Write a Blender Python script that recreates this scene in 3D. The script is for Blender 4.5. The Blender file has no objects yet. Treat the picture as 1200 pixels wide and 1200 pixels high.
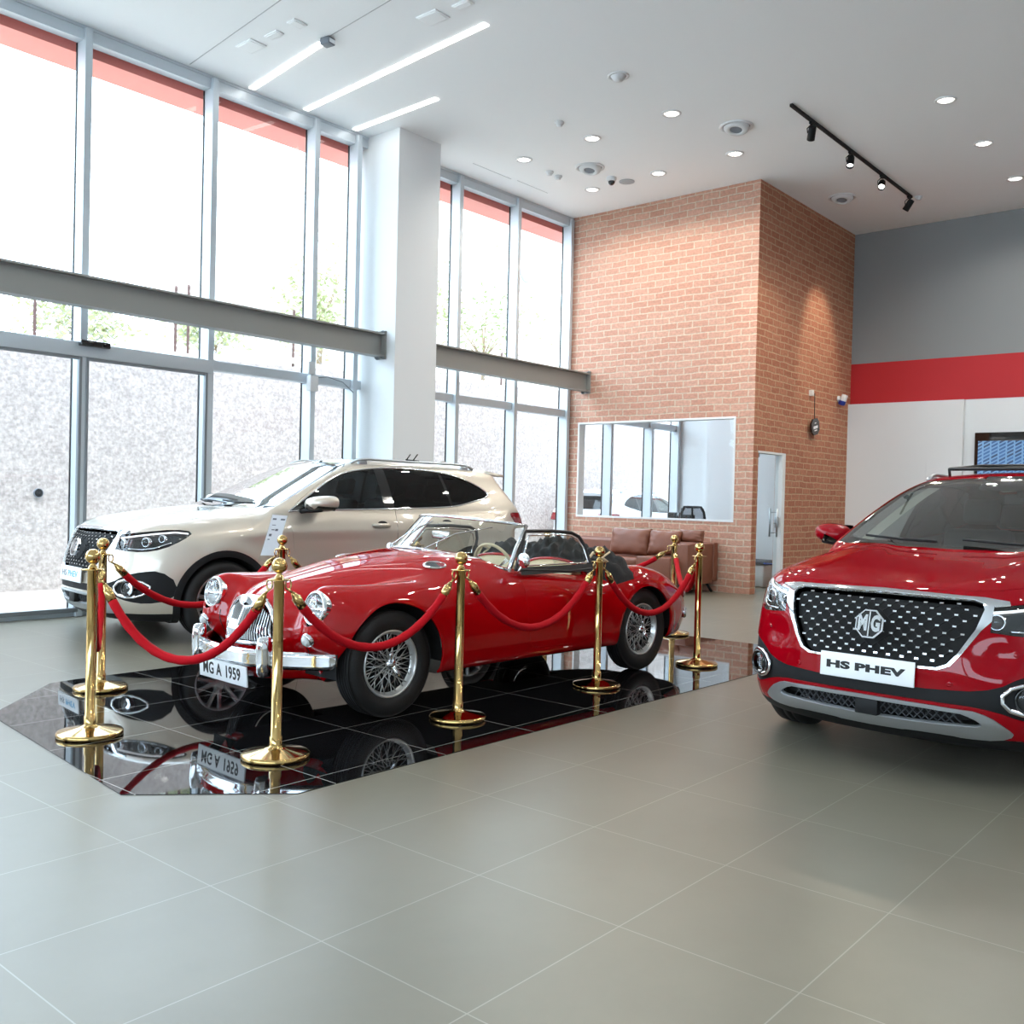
import bpy, bmesh, math, random
import numpy as np
from mathutils import Vector, Matrix
PI = math.pi
R = math.radians
rnd = random.Random(7)
SC = bpy.context.scene
COL = SC.collection

# ------------------------------------------------------------------ materials
MATS = {}
def nt(name):
    m = bpy.data.materials.new(name); m.use_nodes = True
    t = m.node_tree; b = t.nodes['Principled BSDF']
    MATS[name] = m
    return m, t, b
def N(t, kind, **kw):
    n = t.nodes.new(kind)
    for k, v in kw.items():
        if k.startswith('i_'):
            n.inputs[k[2:].replace('_', ' ')].default_value = v
        else: setattr(n, k, v)
    return n
def L(t, a, b): t.links.new(a, b)
def rgb(r, g, b):      # sRGB 0-255 -> linear
    f = lambda c: (c/12.92 if c <= .04045 else ((c+.055)/1.055)**2.4)
    return (f(r/255), f(g/255), f(b/255), 1)
def mat(name, col, rough=.5, metal=0, coat=0, emit=None, es=0, spec=.5, bump=0, bscale=200, noise=0, nscale=5, sheen=0, back=False, coat_rough=.03):
    if name in MATS: return MATS[name]
    m, t, b = nt(name)
    b.inputs['Base Color'].default_value = col
    b.inputs['Roughness'].default_value = rough
    b.inputs['Metallic'].default_value = metal
    b.inputs['Coat Weight'].default_value = coat
    b.inputs['Coat Roughness'].default_value = coat_rough
    b.inputs['Specular IOR Level'].default_value = spec
    b.inputs['Sheen Weight'].default_value = sheen
    if emit: b.inputs['Emission Color'].default_value = emit; b.inputs['Emission Strength'].default_value = es
    tc = N(t, 'ShaderNodeTexCoord')
    if noise:
        nz = N(t, 'ShaderNodeTexNoise'); nz.inputs['Scale'].default_value = nscale; nz.inputs['Detail'].default_value = 6
        L(t, tc.outputs['Object'], nz.inputs['Vector'])
        mx = N(t, 'ShaderNodeMix', data_type='RGBA', blend_type='MULTIPLY'); mx.inputs[0].default_value = 1
        rp = N(t, 'ShaderNodeValToRGB'); rp.color_ramp.elements[0].color = (1-noise, 1-noise, 1-noise, 1); rp.color_ramp.elements[1].color = (1+noise*.4,)*3+(1,)
        rp.color_ramp.elements[0].position = .3; rp.color_ramp.elements[1].position = .7
        L(t, nz.outputs['Fac'], rp.inputs[0]); mx.inputs[6].default_value = col
        L(t, rp.outputs[0], mx.inputs[7]); L(t, mx.outputs[2], b.inputs['Base Color'])
    if bump:
        nz = N(t, 'ShaderNodeTexNoise'); nz.inputs['Scale'].default_value = bscale; nz.inputs['Detail'].default_value = 4
        L(t, tc.outputs['Object'], nz.inputs['Vector'])
        bp = N(t, 'ShaderNodeBump'); bp.inputs['Strength'].default_value = bump; bp.inputs['Distance'].default_value = .01
        L(t, nz.outputs['Fac'], bp.inputs['Height']); L(t, bp.outputs[0], b.inputs['Normal'])
    if back:   # the inside of a painted shell is dark unpainted steel
        g = N(t, 'ShaderNodeNewGeometry'); d = N(t, 'ShaderNodeBsdfDiffuse'); d.inputs[0].default_value = (.012, .012, .013, 1)
        ms = N(t, 'ShaderNodeMixShader'); o = t.nodes['Material Output']
        L(t, g.outputs['Backfacing'], ms.inputs[0]); L(t, b.outputs[0], ms.inputs[1]); L(t, d.outputs[0], ms.inputs[2]); L(t, ms.outputs[0], o.inputs[0])
    return m
def glass(name, tint=(1, 1, 1, 1), refl=1.0, rough=.0, ior=1.5):
    if name in MATS: return MATS[name]
    m, t, b = nt(name); t.nodes.remove(b); o = t.nodes['Material Output']
    tr = N(t, 'ShaderNodeBsdfTransparent'); tr.inputs[0].default_value = tint
    gl = N(t, 'ShaderNodeBsdfGlossy'); gl.inputs['Roughness'].default_value = rough
    ge = N(t, 'ShaderNodeNewGeometry'); dt = N(t, 'ShaderNodeVectorMath', operation='DOT_PRODUCT')
    ab = N(t, 'ShaderNodeMath', operation='ABSOLUTE'); iv = N(t, 'ShaderNodeMath', operation='SUBTRACT', use_clamp=True); iv.inputs[0].default_value = 1
    pw = N(t, 'ShaderNodeMath', operation='POWER'); pw.inputs[1].default_value = 5
    fr = N(t, 'ShaderNodeMath', operation='MULTIPLY_ADD'); f0 = ((ior-1)/(ior+1))**2; fr.inputs[1].default_value = 1-f0; fr.inputs[2].default_value = f0
    mu = N(t, 'ShaderNodeMath', operation='MULTIPLY', use_clamp=True); mu.inputs[1].default_value = refl
    ms = N(t, 'ShaderNodeMixShader')
    L(t, ge.outputs['Normal'], dt.inputs[0]); L(t, ge.outputs['Incoming'], dt.inputs[1]); L(t, dt.outputs['Value'], ab.inputs[0]); L(t, ab.outputs[0], iv.inputs[1]); L(t, iv.outputs[0], pw.inputs[0]); L(t, pw.outputs[0], fr.inputs[0])
    L(t, fr.outputs[0], mu.inputs[0]); L(t, mu.outputs[0], ms.inputs[0]); L(t, tr.outputs[0], ms.inputs[1]); L(t, gl.outputs[0], ms.inputs[2]); L(t, ms.outputs[0], o.inputs[0])
    return m

# ------------------------------------------------------------------ objects
def tag(o, label=None, cat=None, group=None, kind=None):
    if label: o['label'] = label
    if cat: o['category'] = cat
    if group: o['group'] = group
    if kind: o['kind'] = kind
    return o
def empty(name, loc=(0, 0, 0), rz=0, label=None, cat=None, group=None, scale=None):
    o = bpy.data.objects.new(name, None); COL.objects.link(o)
    o.location = loc; o.rotation_euler = (0, 0, rz); o.empty_display_size = .1
    if scale: o.scale = scale
    return tag(o, label, cat, group)
def new_obj(name, me, m=None, parent=None):
    o = bpy.data.objects.new(name, me); COL.objects.link(o)
    if m is not None:
        for x in (m if isinstance(m, (list, tuple)) else [m]): me.materials.append(x)
    if parent: o.parent = parent
    return o
def mesh_np(name, V, F, smooth=True, normals=None, mi=None):
    me = bpy.data.meshes.new(name)
    me.from_pydata([tuple(map(float, v)) for v in V], [], [tuple(map(int, f)) for f in F])
    if smooth: me.polygons.foreach_set('use_smooth', [True]*len(me.polygons))
    if mi is not None: me.polygons.foreach_set('material_index', mi)
    me.update()
    if normals is not None: me.normals_split_custom_set_from_vertices([tuple(map(float, n)) for n in normals])
    return me

class MB:
    """collects shapes for ONE mesh"""
    def __init__(s): s.bm = bmesh.new(); s.mi = 0
    def _mark(s, n0, smooth=False):
        s.bm.faces.ensure_lookup_table()
        for f in s.bm.faces[n0:]: f.material_index = s.mi; f.smooth = smooth
    def box(s, lo, hi, bev=0, seg=2, M=None):
        n0 = len(s.bm.faces)
        lo = Vector(lo); hi = Vector(hi); c = (lo+hi)/2; d = hi-lo
        vs = [Vector((c.x+d.x*x/2, c.y+d.y*y/2, c.z+d.z*z/2)) for x in (-1, 1) for y in (-1, 1) for z in (-1, 1)]
        if M is not None: vs = [M @ v for v in vs]
        tb = bmesh.new() if bev else s.bm
        v = [tb.verts.new(p) for p in vs]
        for q in ((0, 1, 3, 2), (4, 6, 7, 5), (0, 4, 5, 1), (2, 3, 7, 6), (0, 2, 6, 4), (1, 5, 7, 3)): tb.faces.new([v[i] for i in q])
        if bev:
            bmesh.ops.bevel(tb, geom=tb.edges[:]+tb.verts[:], offset=bev, segments=seg, profile=.5, affect='EDGES')
            s.join(tb, bev and seg > 1)
            return s
        s._mark(n0)
        return s
    def join(s, tb, smooth=False):
        n0 = len(s.bm.faces)
        mp = {}
        for v in tb.verts: mp[v] = s.bm.verts.new(v.co)
        for f in tb.faces:
            try: s.bm.faces.new([mp[v] for v in f.verts])
            except ValueError: pass
        tb.free(); s._mark(n0, smooth)
    def grid(s, rows, closed_u=False, closed_v=False, smooth=True, cap=False):
        n0 = len(s.bm.faces)
        vs = [[s.bm.verts.new(p) for p in r] for r in rows]
        nu = len(vs); nv = len(vs[0])
        for i in range(nu if closed_u else nu-1):
            for j in range(nv if closed_v else nv-1):
                a, b, c, d = vs[i][j], vs[(i+1) % nu][j], vs[(i+1) % nu][(j+1) % nv], vs[i][(j+1) % nv]
                try: s.bm.faces.new((a, b, c, d))
                except ValueError: pass
        if cap:
            s.bm.faces.new(vs[0][::-1]); s.bm.faces.new(vs[-1])
        s._mark(n0, smooth)
        return s
    def lathe(s, prof, seg=32, M=None, smooth=True, cap=True):
        """prof: (r, h) pairs, spun about local Z"""
        rows = []
        for k in range(seg):
            a = 2*PI*k/seg; c, si = math.cos(a), math.sin(a)
            rows.append([Vector((r*c, r*si, h)) for r, h in prof])
        if M is not None: rows = [[M @ p for p in r] for r in rows]
        return s.grid(rows, closed_u=True, smooth=smooth)
    def tube(s, pts, r, seg=8, closed=False, cap=True, smooth=True, up=None, flat=1.0):
        pts = [Vector(p) for p in pts]; n = len(pts); rows = []
        pu = None
        for i, p in enumerate(pts):
            if closed: d = pts[(i+1) % n]-pts[i-1]
            else: d = pts[min(i+1, n-1)]-pts[max(i-1, 0)]
            d = d.normalized() if d.length > 0 else Vector((0, 0, 1))
            if pu is None:
                ref = Vector(up) if up else (Vector((0, 0, 1)) if abs(d.z) < .9 else Vector((1, 0, 0)))
                pu = (ref-d*ref.dot(d)).normalized()
            else:
                if up: pu = Vector(up)
                pu = (pu-d*pu.dot(d)); pu = pu.normalized() if pu.length > 1e-6 else Vector((0, 0, 1))
            b = d.cross(pu)
            rr = r[i] if isinstance(r, (list, tuple)) else r
            rows.append([p+(pu*math.cos(2*PI*k/seg)*flat+b*math.sin(2*PI*k/seg))*rr for k in range(seg)])
        s.grid(rows, closed_u=closed, closed_v=True, smooth=smooth, cap=cap and not closed)
        return s
    def prism(s, poly, h0, h1, M=None, smooth=False):
        """poly in local XY, extruded along local Z"""
        n0 = len(s.bm.faces)
        a = [Vector((x, y, h0)) for x, y in poly]; b = [Vector((x, y, h1)) for x, y in poly]
        if M is not None: a = [M @ p for p in a]; b = [M @ p for p in b]
        a = [s.bm.verts.new(p) for p in a]; b = [s.bm.verts.new(p) for p in b]; n = len(a)
        s.bm.faces.new(a[::-1]); s.bm.faces.new(b)
        for i in range(n): s.bm.faces.new((a[i], a[(i+1) % n], b[(i+1) % n], b[i]))
        s._mark(n0, smooth)
        return s
    def sphere(s, c, r, u=20, v=12, sc=(1, 1, 1), M=None):
        c = Vector(c); rows = []
        for i in range(u):
            a = 2*PI*i/u
            rows.append([c+Vector((math.sin(PI*j/v)*math.cos(a)*r*sc[0], math.sin(PI*j/v)*math.sin(a)*r*sc[1], math.cos(PI*j/v)*r*sc[2])) for j in range(v+1)])
        if M is not None: rows = [[M @ p for p in r_] for r_ in rows]
        return s.grid(rows, closed_u=True)
    def build(s, name, m, parent=None, weld=True):
        if weld: bmesh.ops.remove_doubles(s.bm, verts=s.bm.verts[:], dist=1e-6)
        bmesh.ops.recalc_face_normals(s.bm, faces=s.bm.faces[:])
        me = bpy.data.meshes.new(name); s.bm.to_mesh(me); s.bm.free()
        return new_obj(name, me, m, parent)
def text_obj(name, body, size, m, parent, M, depth=.002, sx=1.0, bold=0.0, align='CENTER', space=1.06):
    cu = bpy.data.curves.new(name, 'FONT'); cu.body = body; cu.size = size; cu.extrude = depth; cu.offset = bold
    cu.align_x = align; cu.align_y = 'CENTER'; cu.resolution_u = 3; cu.space_character = space
    tmp = bpy.data.objects.new('t', cu); COL.objects.link(tmp)
    dg = bpy.context.evaluated_depsgraph_get(); me = bpy.data.meshes.new_from_object(tmp.evaluated_get(dg))
    bpy.data.objects.remove(tmp); bpy.data.curves.remove(cu)
    me.name = name; me.transform(M @ Matrix.Diagonal((sx, 1, 1, 1))); me.materials.clear()
    return new_obj(name, me, m, parent)
def copy_tree(o, parent=None, matmap=None):
    c = o.copy(); COL.objects.link(c); c.parent = parent
    if matmap and c.type == 'MESH':
        for i, sl in enumerate(c.material_slots):
            if sl.material and sl.material.name in matmap:
                src = sl.material.name
                sl.link = 'OBJECT'; sl.material = MATS[matmap[src]]
    for ch in list(o.children): copy_tree(ch, c, matmap)
    return c
def frame_M(o, x, y):
    x = Vector(x).normalized(); y = Vector(y); z = x.cross(y).normalized(); y = z.cross(x)
    return Matrix(((x.x, y.x, z.x, o[0]), (x.y, y.y, z.y, o[1]), (x.z, y.z, z.z, o[2]), (0, 0, 0, 1)))

# ------------------------------------------------------------------ smooth implicit bodies
def pc(xs, ys):
    xs = np.array(xs, float); ys = np.array(ys, float)
    if xs[0] > xs[-1]: xs = xs[::-1]; ys = ys[::-1]
    h = np.diff(xs); d = np.diff(ys)/h; m = np.zeros_like(xs)
    for i in range(1, len(xs)-1):
        if d[i-1]*d[i] > 0:
            w1 = 2*h[i]+h[i-1]; w2 = h[i]+2*h[i-1]
            m[i] = (w1+w2)/(w1/d[i-1]+w2/d[i])
    m[0] = d[0]; m[-1] = d[-1]
    def f(x):
        x = np.asarray(x, float)
        i = np.clip(np.searchsorted(xs, x)-1, 0, len(xs)-2)
        t = (x-xs[i])/h[i]
        tc = np.clip(t, 0, 1)
        r = ys[i]*(1+2*tc)*(1-tc)**2+h[i]*m[i]*tc*(1-tc)**2+ys[i+1]*tc*tc*(3-2*tc)+h[i]*m[i+1]*tc*tc*(tc-1)
        return r+np.where(t < 0, t*h[i]*m[0], 0)+np.where(t > 1, (t-1)*h[i]*m[-1], 0)
    return f
def smin(a, b, k):
    h = np.maximum(k-np.abs(a-b), 0)/k
    return np.minimum(a, b)-h*h*k*.25
def smax(a, b, k): return -smin(-a, -b, k)
def grad(F, P, e=2e-3):
    g = np.zeros_like(P)
    for i in range(3):
        d = np.zeros(3); d[i] = e
        a, b = P+d, P-d
        g[:, i] = (F(a[:, 0], a[:, 1], a[:, 2])-F(b[:, 0], b[:, 1], b[:, 2]))/(2*e)
    return g
def settle(F, P, it=3):
    for _ in range(it):
        v = F(P[:, 0], P[:, 1], P[:, 2]); g = grad(F, P)
        st = (v/np.maximum((g*g).sum(1), .2))[:, None]*g
        n = np.linalg.norm(st, axis=1, keepdims=True)
        P = P-st*np.minimum(1, .02/np.maximum(n, 1e-9))
    return P
def surface_nets(F, lo, hi, res):
    lo = np.array(lo); ax = [np.arange(lo[i], hi[i]+res, res) for i in range(3)]
    X, Y, Z = np.meshgrid(*ax, indexing='ij'); V = F(X, Y, Z)
    ins = V < 0
    n = V.shape
    cs = np.zeros((n[0]-1, n[1]-1, n[2]-1)); cx = np.zeros(cs.shape+(3,))
    for a in range(3):
        for o1 in (0, 1):
            for o2 in (0, 1):
                of = [0, 0, 0]; b, c = [i for i in range(3) if i != a]
                of[b] = o1; of[c] = o2
                s0 = tuple(slice(of[i], of[i]+n[i]-1) for i in range(3))
                of2 = list(of); of2[a] = 1
                s1 = tuple(slice(of2[i], of2[i]+n[i]-1) for i in range(3))
                v0, v1 = V[s0], V[s1]; cr = (v0 < 0) != (v1 < 0)
                t = np.where(cr, v0/np.where(cr, v0-v1, 1), 0)
                p = np.zeros(cs.shape+(3,)); p[..., b] = o1; p[..., c] = o2; p[..., a] = t
                cx += p*cr[..., None]; cs += cr
    act = cs > 0; idx = -np.ones(cs.shape, int); idx[act] = np.arange(act.sum())
    ijk = np.argwhere(act)
    P = lo+res*(ijk+cx[act]/cs[act][:, None])
    Fs = []
    for a in range(3):
        b, c = [(1, 2), (2, 0), (0, 1)][a]
        s0 = [slice(1, -1)]*3; s1 = [slice(1, -1)]*3
        s0[a] = slice(0, n[a]-1); s1[a] = slice(1, n[a])
        A = ins[tuple(s0)]; B = ins[tuple(s1)]; cr = np.argwhere(A != B)
        up = A[tuple(cr.T)]
        base = cr.copy(); base[:, b] += 1; base[:, c] += 1
        q = []
        for db, dc in ((0, 0), (-1, 0), (-1, -1), (0, -1)):
            k = base.copy(); k[:, b] += db; k[:, c] += dc
            q.append(idx[k[:, 0], k[:, 1], k[:, 2]])
        q = np.stack(q, 1); q[~up] = q[~up][:, ::-1]
        Fs.append(q[(q >= 0).all(1)])
    return P, np.concatenate(Fs)

class Shell:
    """half (y>=0) of a symmetric painted body that polygons cut into panels"""
    def __init__(s, F, lo, hi, res):
        s.F = F
        P, Q = surface_nets(F, lo, hi, res)
        P = settle(F, P, 4)
        s.bm = bmesh.new()
        vs = [s.bm.verts.new(p) for p in P]
        for q in Q:
            try: s.bm.faces.new([vs[i] for i in q])
            except ValueError: pass
        g = s.bm.verts[:]+s.bm.edges[:]+s.bm.faces[:]
        bmesh.ops.bisect_plane(s.bm, geom=g, dist=1e-5, plane_co=(0, 0, 0), plane_no=(0, -1, 0), clear_outer=True)
        s.lay = s.bm.faces.layers.int.new('part'); s.names = ['']
        s.bm.normal_update()
        # orientation check
        f = max(s.bm.faces, key=lambda f: f.calc_center_median().z)
        if f.normal.z < 0: bmesh.ops.reverse_faces(s.bm, faces=s.bm.faces[:]); s.bm.normal_update()
    def cut(s, name, poly, ax, sel=None, src=None):
        """cut the outline poly (seen along axis ax) out of the faces of part src and call it name"""
        u, v = {'x': (1, 2), 'y': (0, 2), 'z': (0, 1)}[ax]; w = 'xyz'.index(ax)
        if name not in s.names: s.names.append(name)
        pid = s.names.index(name)
        srcs = None if src == '*' else [s.names.index(src or '')] if not isinstance(src, (list, tuple)) else [s.names.index(q) for q in src]
        pl = [tuple(p) for p in poly]; n = len(pl)
        if sum(pl[i][0]*pl[(i+1) % n][1]-pl[(i+1) % n][0]*pl[i][1] for i in range(n)) < 0: pl = pl[::-1]
        x0 = min(p[0] for p in pl); x1 = max(p[0] for p in pl); y0 = min(p[1] for p in pl); y1 = max(p[1] for p in pl)
        el = []
        for f in s.bm.faces:
            if srcs is not None and f[s.lay] not in srcs: continue
            a = [q.co[u] for q in f.verts]; b = [q.co[v] for q in f.verts]
            if max(a) < x0 or min(a) > x1 or max(b) < y0 or min(b) > y1: continue
            if sel and not sel(f.calc_center_median(), f.normal): continue
            el.append(f)
        el = set(el)
        for i in range(n):
            a, b = pl[i], pl[(i+1) % n]
            if a == b: continue
            m = 1e-4
            ex0, ex1 = min(a[0], b[0])-m, max(a[0], b[0])+m; ey0, ey1 = min(a[1], b[1])-m, max(a[1], b[1])+m
            cand = []
            for f in el:
                fu = [q.co[u] for q in f.verts]
                if max(fu) < ex0 or min(fu) > ex1: continue
                fv = [q.co[v] for q in f.verts]
                if max(fv) < ey0 or min(fv) > ey1: continue
                cand.append(f)
            if not cand: continue
            co = [0, 0, 0]; no = [0, 0, 0]; co[u], co[v] = a; no[u] = b[1]-a[1]; no[v] = -(b[0]-a[0])
            ge = set(cand)
            for f in cand: ge.update(f.edges); ge.update(f.verts)
            r = bmesh.ops.bisect_plane(s.bm, geom=list(ge), dist=1e-6, plane_co=co, plane_no=no)
            el = {f for f in el if f.is_valid} | {g for g in r['geom'] if isinstance(g, bmesh.types.BMFace)}
        def inside(p):
            c = False; j = n-1
            for i in range(n):
                xi, yi = pl[i]; xj, yj = pl[j]
                if (yi > p[1]) != (yj > p[1]) and p[0] < (xj-xi)*(p[1]-yi)/(yj-yi)+xi: c = not c
                j = i
            return c
        for f in el:
            c = f.calc_center_median()
            if inside((c[u], c[v])): f[s.lay] = pid
        s.bm.normal_update()
        return s
    def done(s):
        """settle every vertex on the surface and index the panels"""
        s.bm.verts.index_update()
        P = np.array([v.co[:] for v in s.bm.verts]); mid = np.abs(P[:, 1]) < 1e-5
        P = settle(s.F, P, 2); P[mid, 1] = 0
        g = grad(s.F, P); g[mid, 1] = 0
        s.P = P; s.Nn = g/np.maximum(np.linalg.norm(g, axis=1, keepdims=True), 1e-9); s.mid = mid
        s.faces = {}
        for f in s.bm.faces: s.faces.setdefault(s.names[f[s.lay]], []).append([v.index for v in f.verts])
        return s
    def arrays(s, name, gap=.002, flange=.012, off=0., side=0, noflange=False):
        """side 0: both halves in one mesh; +1 / -1: that half alone"""
        fs = s.faces[name]
        ids = sorted({i for f in fs for i in f}); mp = {i: k for k, i in enumerate(ids)}
        P = s.P[ids].copy(); Nn = s.Nn[ids].copy(); mid = s.mid[ids]
        F = [[mp[i] for i in f] for f in fs]
        cnt = {}
        for f in F:
            for i in range(len(f)):
                a, b = f[i], f[(i+1) % len(f)]; k = (min(a, b), max(a, b))
                cnt.setdefault(k, []).append((a, b))
        bd = [e[0] for e in cnt.values() if len(e) == 1]
        bd = [(a, b) for a, b in bd if not (mid[a] and mid[b])]
        out = np.zeros_like(P)
        for a, b in bd:
            d = P[b]-P[a]; n = Nn[a]+Nn[b]; o = np.cross(d, n); l = np.linalg.norm(o)
            if l > 1e-12: out[a] += o/l*np.linalg.norm(d); out[b] += o/l*np.linalg.norm(d)
        l = np.linalg.norm(out, axis=1, keepdims=True); out = np.where(l > 1e-12, out/np.maximum(l, 1e-12), 0)
        out[mid, 1] = 0
        P = P-out*gap+Nn*off
        if flange and bd and not noflange:
            be = sorted({i for e in bd for i in e}); k0 = len(P); m1 = {i: k0+j for j, i in enumerate(be)}; m2 = {i: k0+len(be)+j for j, i in enumerate(be)}
            b = np.array(be)
            P = np.concatenate([P, P[b]+out[b]*.0008-Nn[b]*.0012, P[b]+out[b]*.0008-Nn[b]*flange])
            Nn = np.concatenate([Nn, Nn[b]*.4+out[b], out[b]*1.0])
            mid = np.concatenate([mid, mid[b], mid[b]])
            for a, c in bd:
                F.append([c, a, m1[a], m1[c]]); F.append([m1[c], m1[a], m2[a], m2[c]])
        if side == 0:
            n = len(P); m = np.arange(n)+n; m[mid] = np.arange(n)[mid]
            P2 = P*np.array([1, -1, 1]); N2 = Nn*np.array([1, -1, 1])
            F = F+[[int(m[i]) for i in f][::-1] for f in F]
            P = np.concatenate([P, P2]); Nn = np.concatenate([Nn, N2])
            used = sorted({i for f in F for i in f}); mm = {i: k for k, i in enumerate(used)}
            P = P[used]; Nn = Nn[used]; F = [[mm[i] for i in f] for f in F]
        elif side < 0:
            P = P*np.array([1, -1, 1]); Nn = Nn*np.array([1, -1, 1]); F = [f[::-1] for f in F]
        return P, Nn, F
    def part(s, name, oname, m, parent, side=0, **kw):
        if name not in s.faces: print('MISSING PART', name); return None
        P, Nn, F = s.arrays(name, side=side, **kw)
        return new_obj(oname, mesh_np(oname, P, F, normals=Nn), m, parent)
    def pair(s, name, oname, m, parent, **kw):
        return [s.part(name, oname, m, parent, side=sd, **kw) for sd in (1, -1)]
    # ---- curves that lie on the surface
    def drop(s, pts, ax, start):
        """project 2D points (seen along ax, coming from the + side) onto the surface by marching the implicit"""
        u, v = {'x': (1, 2), 'y': (0, 2), 'z': (0, 1)}[ax]; w = 'xyz'.index(ax)
        n = len(pts); A = np.zeros((n, 3)); A[:, u] = [p[0] for p in pts]; A[:, v] = [p[1] for p in pts]
        T = np.full(n, float(start)); hit = np.zeros(n, bool)
        st = .004
        for _ in range(900):
            A[:, w] = T
            ins = s.F(A[:, 0], A[:, 1], A[:, 2]) < 0
            hit |= ins
            T = np.where(hit, T, T-st)
            if hit.all(): break
        lo = T.copy(); hi = T+st
        for _ in range(12):
            md = (lo+hi)/2; A[:, w] = md
            ins = s.F(A[:, 0], A[:, 1], A[:, 2]) < 0
            lo = np.where(ins, md, lo); hi = np.where(ins, hi, md)
        A[:, w] = lo
        g = grad(s.F, A); return A, g/np.maximum(np.linalg.norm(g, axis=1, keepdims=True), 1e-9)
def dense(pts, step=.02, closed=False, smooth=0):
    pts = [np.array(p, float) for p in pts]
    if smooth:
        for _ in range(smooth):     # Chaikin
            q = []
            n = len(pts)
            for i in range(n if closed else n-1):
                a, b = pts[i], pts[(i+1) % n]
                q += [a*.75+b*.25, a*.25+b*.75]
            if not closed: q = [pts[0]]+q[1:-1]+[pts[-1]]
            pts = q
    out = []; n = len(pts)
    for i in range(n if closed else n-1):
        a, b = pts[i], pts[(i+1) % n]; k = max(1, int(np.linalg.norm(b-a)/step))
        for j in range(k): out.append(a+(b-a)*j/k)
    if not closed: out.append(pts[-1])
    return [tuple(p) for p in out]
def rounded(pts, it=2): return [tuple(p) for p in dense(pts, 9, True, it)]
def circ(cx, cy, r, n=48, a0=0, a1=360): return [(cx+r*math.cos(R(a0+(a1-a0)*i/n)), cy+r*math.sin(R(a0+(a1-a0)*i/n))) for i in range(n)]
def strip_on(sh, pts, ax, start, w, h, name, m, parent, closed=False, flat=.5, mirror=0, lift=0):
    """a slim moulding that follows a line on the body"""
    A, Nn = sh.drop(pts, ax, start)
    for sd in ((1, -1) if mirror else (1,)):
        mb = MB(); P = A.copy(); n2 = Nn.copy()
        if sd < 0: P[:, 1] *= -1; n2[:, 1] *= -1
        k = len(P); rows = []
        for i in range(k):
            d = P[(i+1) % k if closed else min(i+1, k-1)]-P[i-1 if (closed or i) else 0]; d /= max(np.linalg.norm(d), 1e-9)
            b = np.cross(d, n2[i]); c = P[i]+n2[i]*lift
            rows.append([Vector(c+b*w*x+n2[i]*h*y) for x, y in ((-.5, -.6), (-.5, .3), (-.3, .85), (0, 1), (.3, .85), (.5, .3), (.5, -.6))])
        mb.grid(rows, closed_u=closed); mb.build(name, m, parent, weld=False)
# ------------------------------------------------------------------ shared materials
M_silver = mat('paint_champagne', rgb(205, 196, 182), .34, .55, 1.0, back=True)
M_redhs = mat('paint_ruby', rgb(142, 2, 16), .5, 0, .55, spec=0.0, back=True)
M_whitecar = mat('paint_white', rgb(225, 228, 232), .3, 0, .6, back=True)
M_mga = mat('paint_red', rgb(168, 3, 9), .5, 0, 1.0, back=True, spec=0.0)
M_chrome = mat('chrome', rgb(228, 230, 233), .07, 1)
M_satin = mat('satin_silver', rgb(176, 180, 184), .32, .85)
M_alloy = mat('alloy', rgb(170, 172, 175), .28, .9)
M_black = mat('black_plastic', rgb(17, 18, 20), .6, spec=.3)
M_gloss = mat('gloss_black', rgb(8, 8, 10), .08, 0, .5)
M_dark = mat('dark_void', rgb(9, 9, 10), .8)
M_tyre = mat('tyre_rubber', rgb(13, 13, 14), .6, bump=.15, bscale=120)
M_cabin = mat('cabin_grey', rgb(58, 60, 63), .75)
M_cabin2 = mat('cabin_black', rgb(24, 25, 27), .6)
M_beige = mat('headliner', rgb(178, 172, 160), .85)
M_gl_clear = glass('glass_clear', (.93, .97, .96, 1), 1.0)
M_gl_wind = glass('glass_windscreen', (.66, .72, .71, 1), 2.6)
M_gl_side = glass('glass_side', (.46, .52, .52, 1), 1.2)
M_gl_tint = glass('glass_privacy', (.035, .037, .04, 1), 1.2)
M_gl_lamp = glass('glass_lamp', (.96, .97, .98, 1), 1.3)
M_lampw = mat('lamp_white', rgb(235, 240, 245), .3, 0, emit=(1, 1, 1, 1), es=.6)
M_lampred = mat('lamp_red', rgb(120, 2, 12), .1, 0, 1.0, emit=(.6, .01, .02, 1), es=.02)
M_white = mat('white_enamel', rgb(236, 238, 240), .4)
M_ink = mat('ink_black', rgb(14, 14, 16), .5)
M_inkgrey = mat('ink_grey', rgb(110, 116, 124), .5)
M_inkblue = mat('ink_blue', rgb(72, 160, 205), .5)
M_gold = mat('polished_brass', rgb(196, 164, 106), .10, 1)
M_velvet = mat('red_velvet', rgb(176, 2, 20), .8, spec=.2, bump=.25, bscale=90)
M_leather = mat('brown_leather', rgb(124, 74, 54), .45, bump=.12, bscale=60, noise=.12, nscale=6)
M_cream = mat('cream_leather', rgb(214, 196, 160), .5)
M_canvas = mat('black_canvas', rgb(22, 23, 25), .85, bump=.4, bscale=30)
M_gl_lamp2 = glass('glass_lens', (.95, .97, .98, 1), 2.2)
M_lampw2 = mat('frosted_lens', rgb(205, 208, 206), .2, 0, .6)
M_gl_roadster = glass('glass_roadster', (.86, .90, .88, 1), 2.0)
M_gl_curtain = glass('glass_curtain', (.90, .91, .88, 1), 1.1)
M_gl_curtain2 = glass('glass_sliding', (.82, .83, .81, 1), 1.3, .03)
M_canvas2 = mat('black_vinyl', rgb(20, 20, 22), .5)
M_wire = mat('wheel_silver', rgb(196, 196, 194), .3, .75)
M_meshgrey = mat('mesh_grey', rgb(58, 60, 64), .5)
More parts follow.
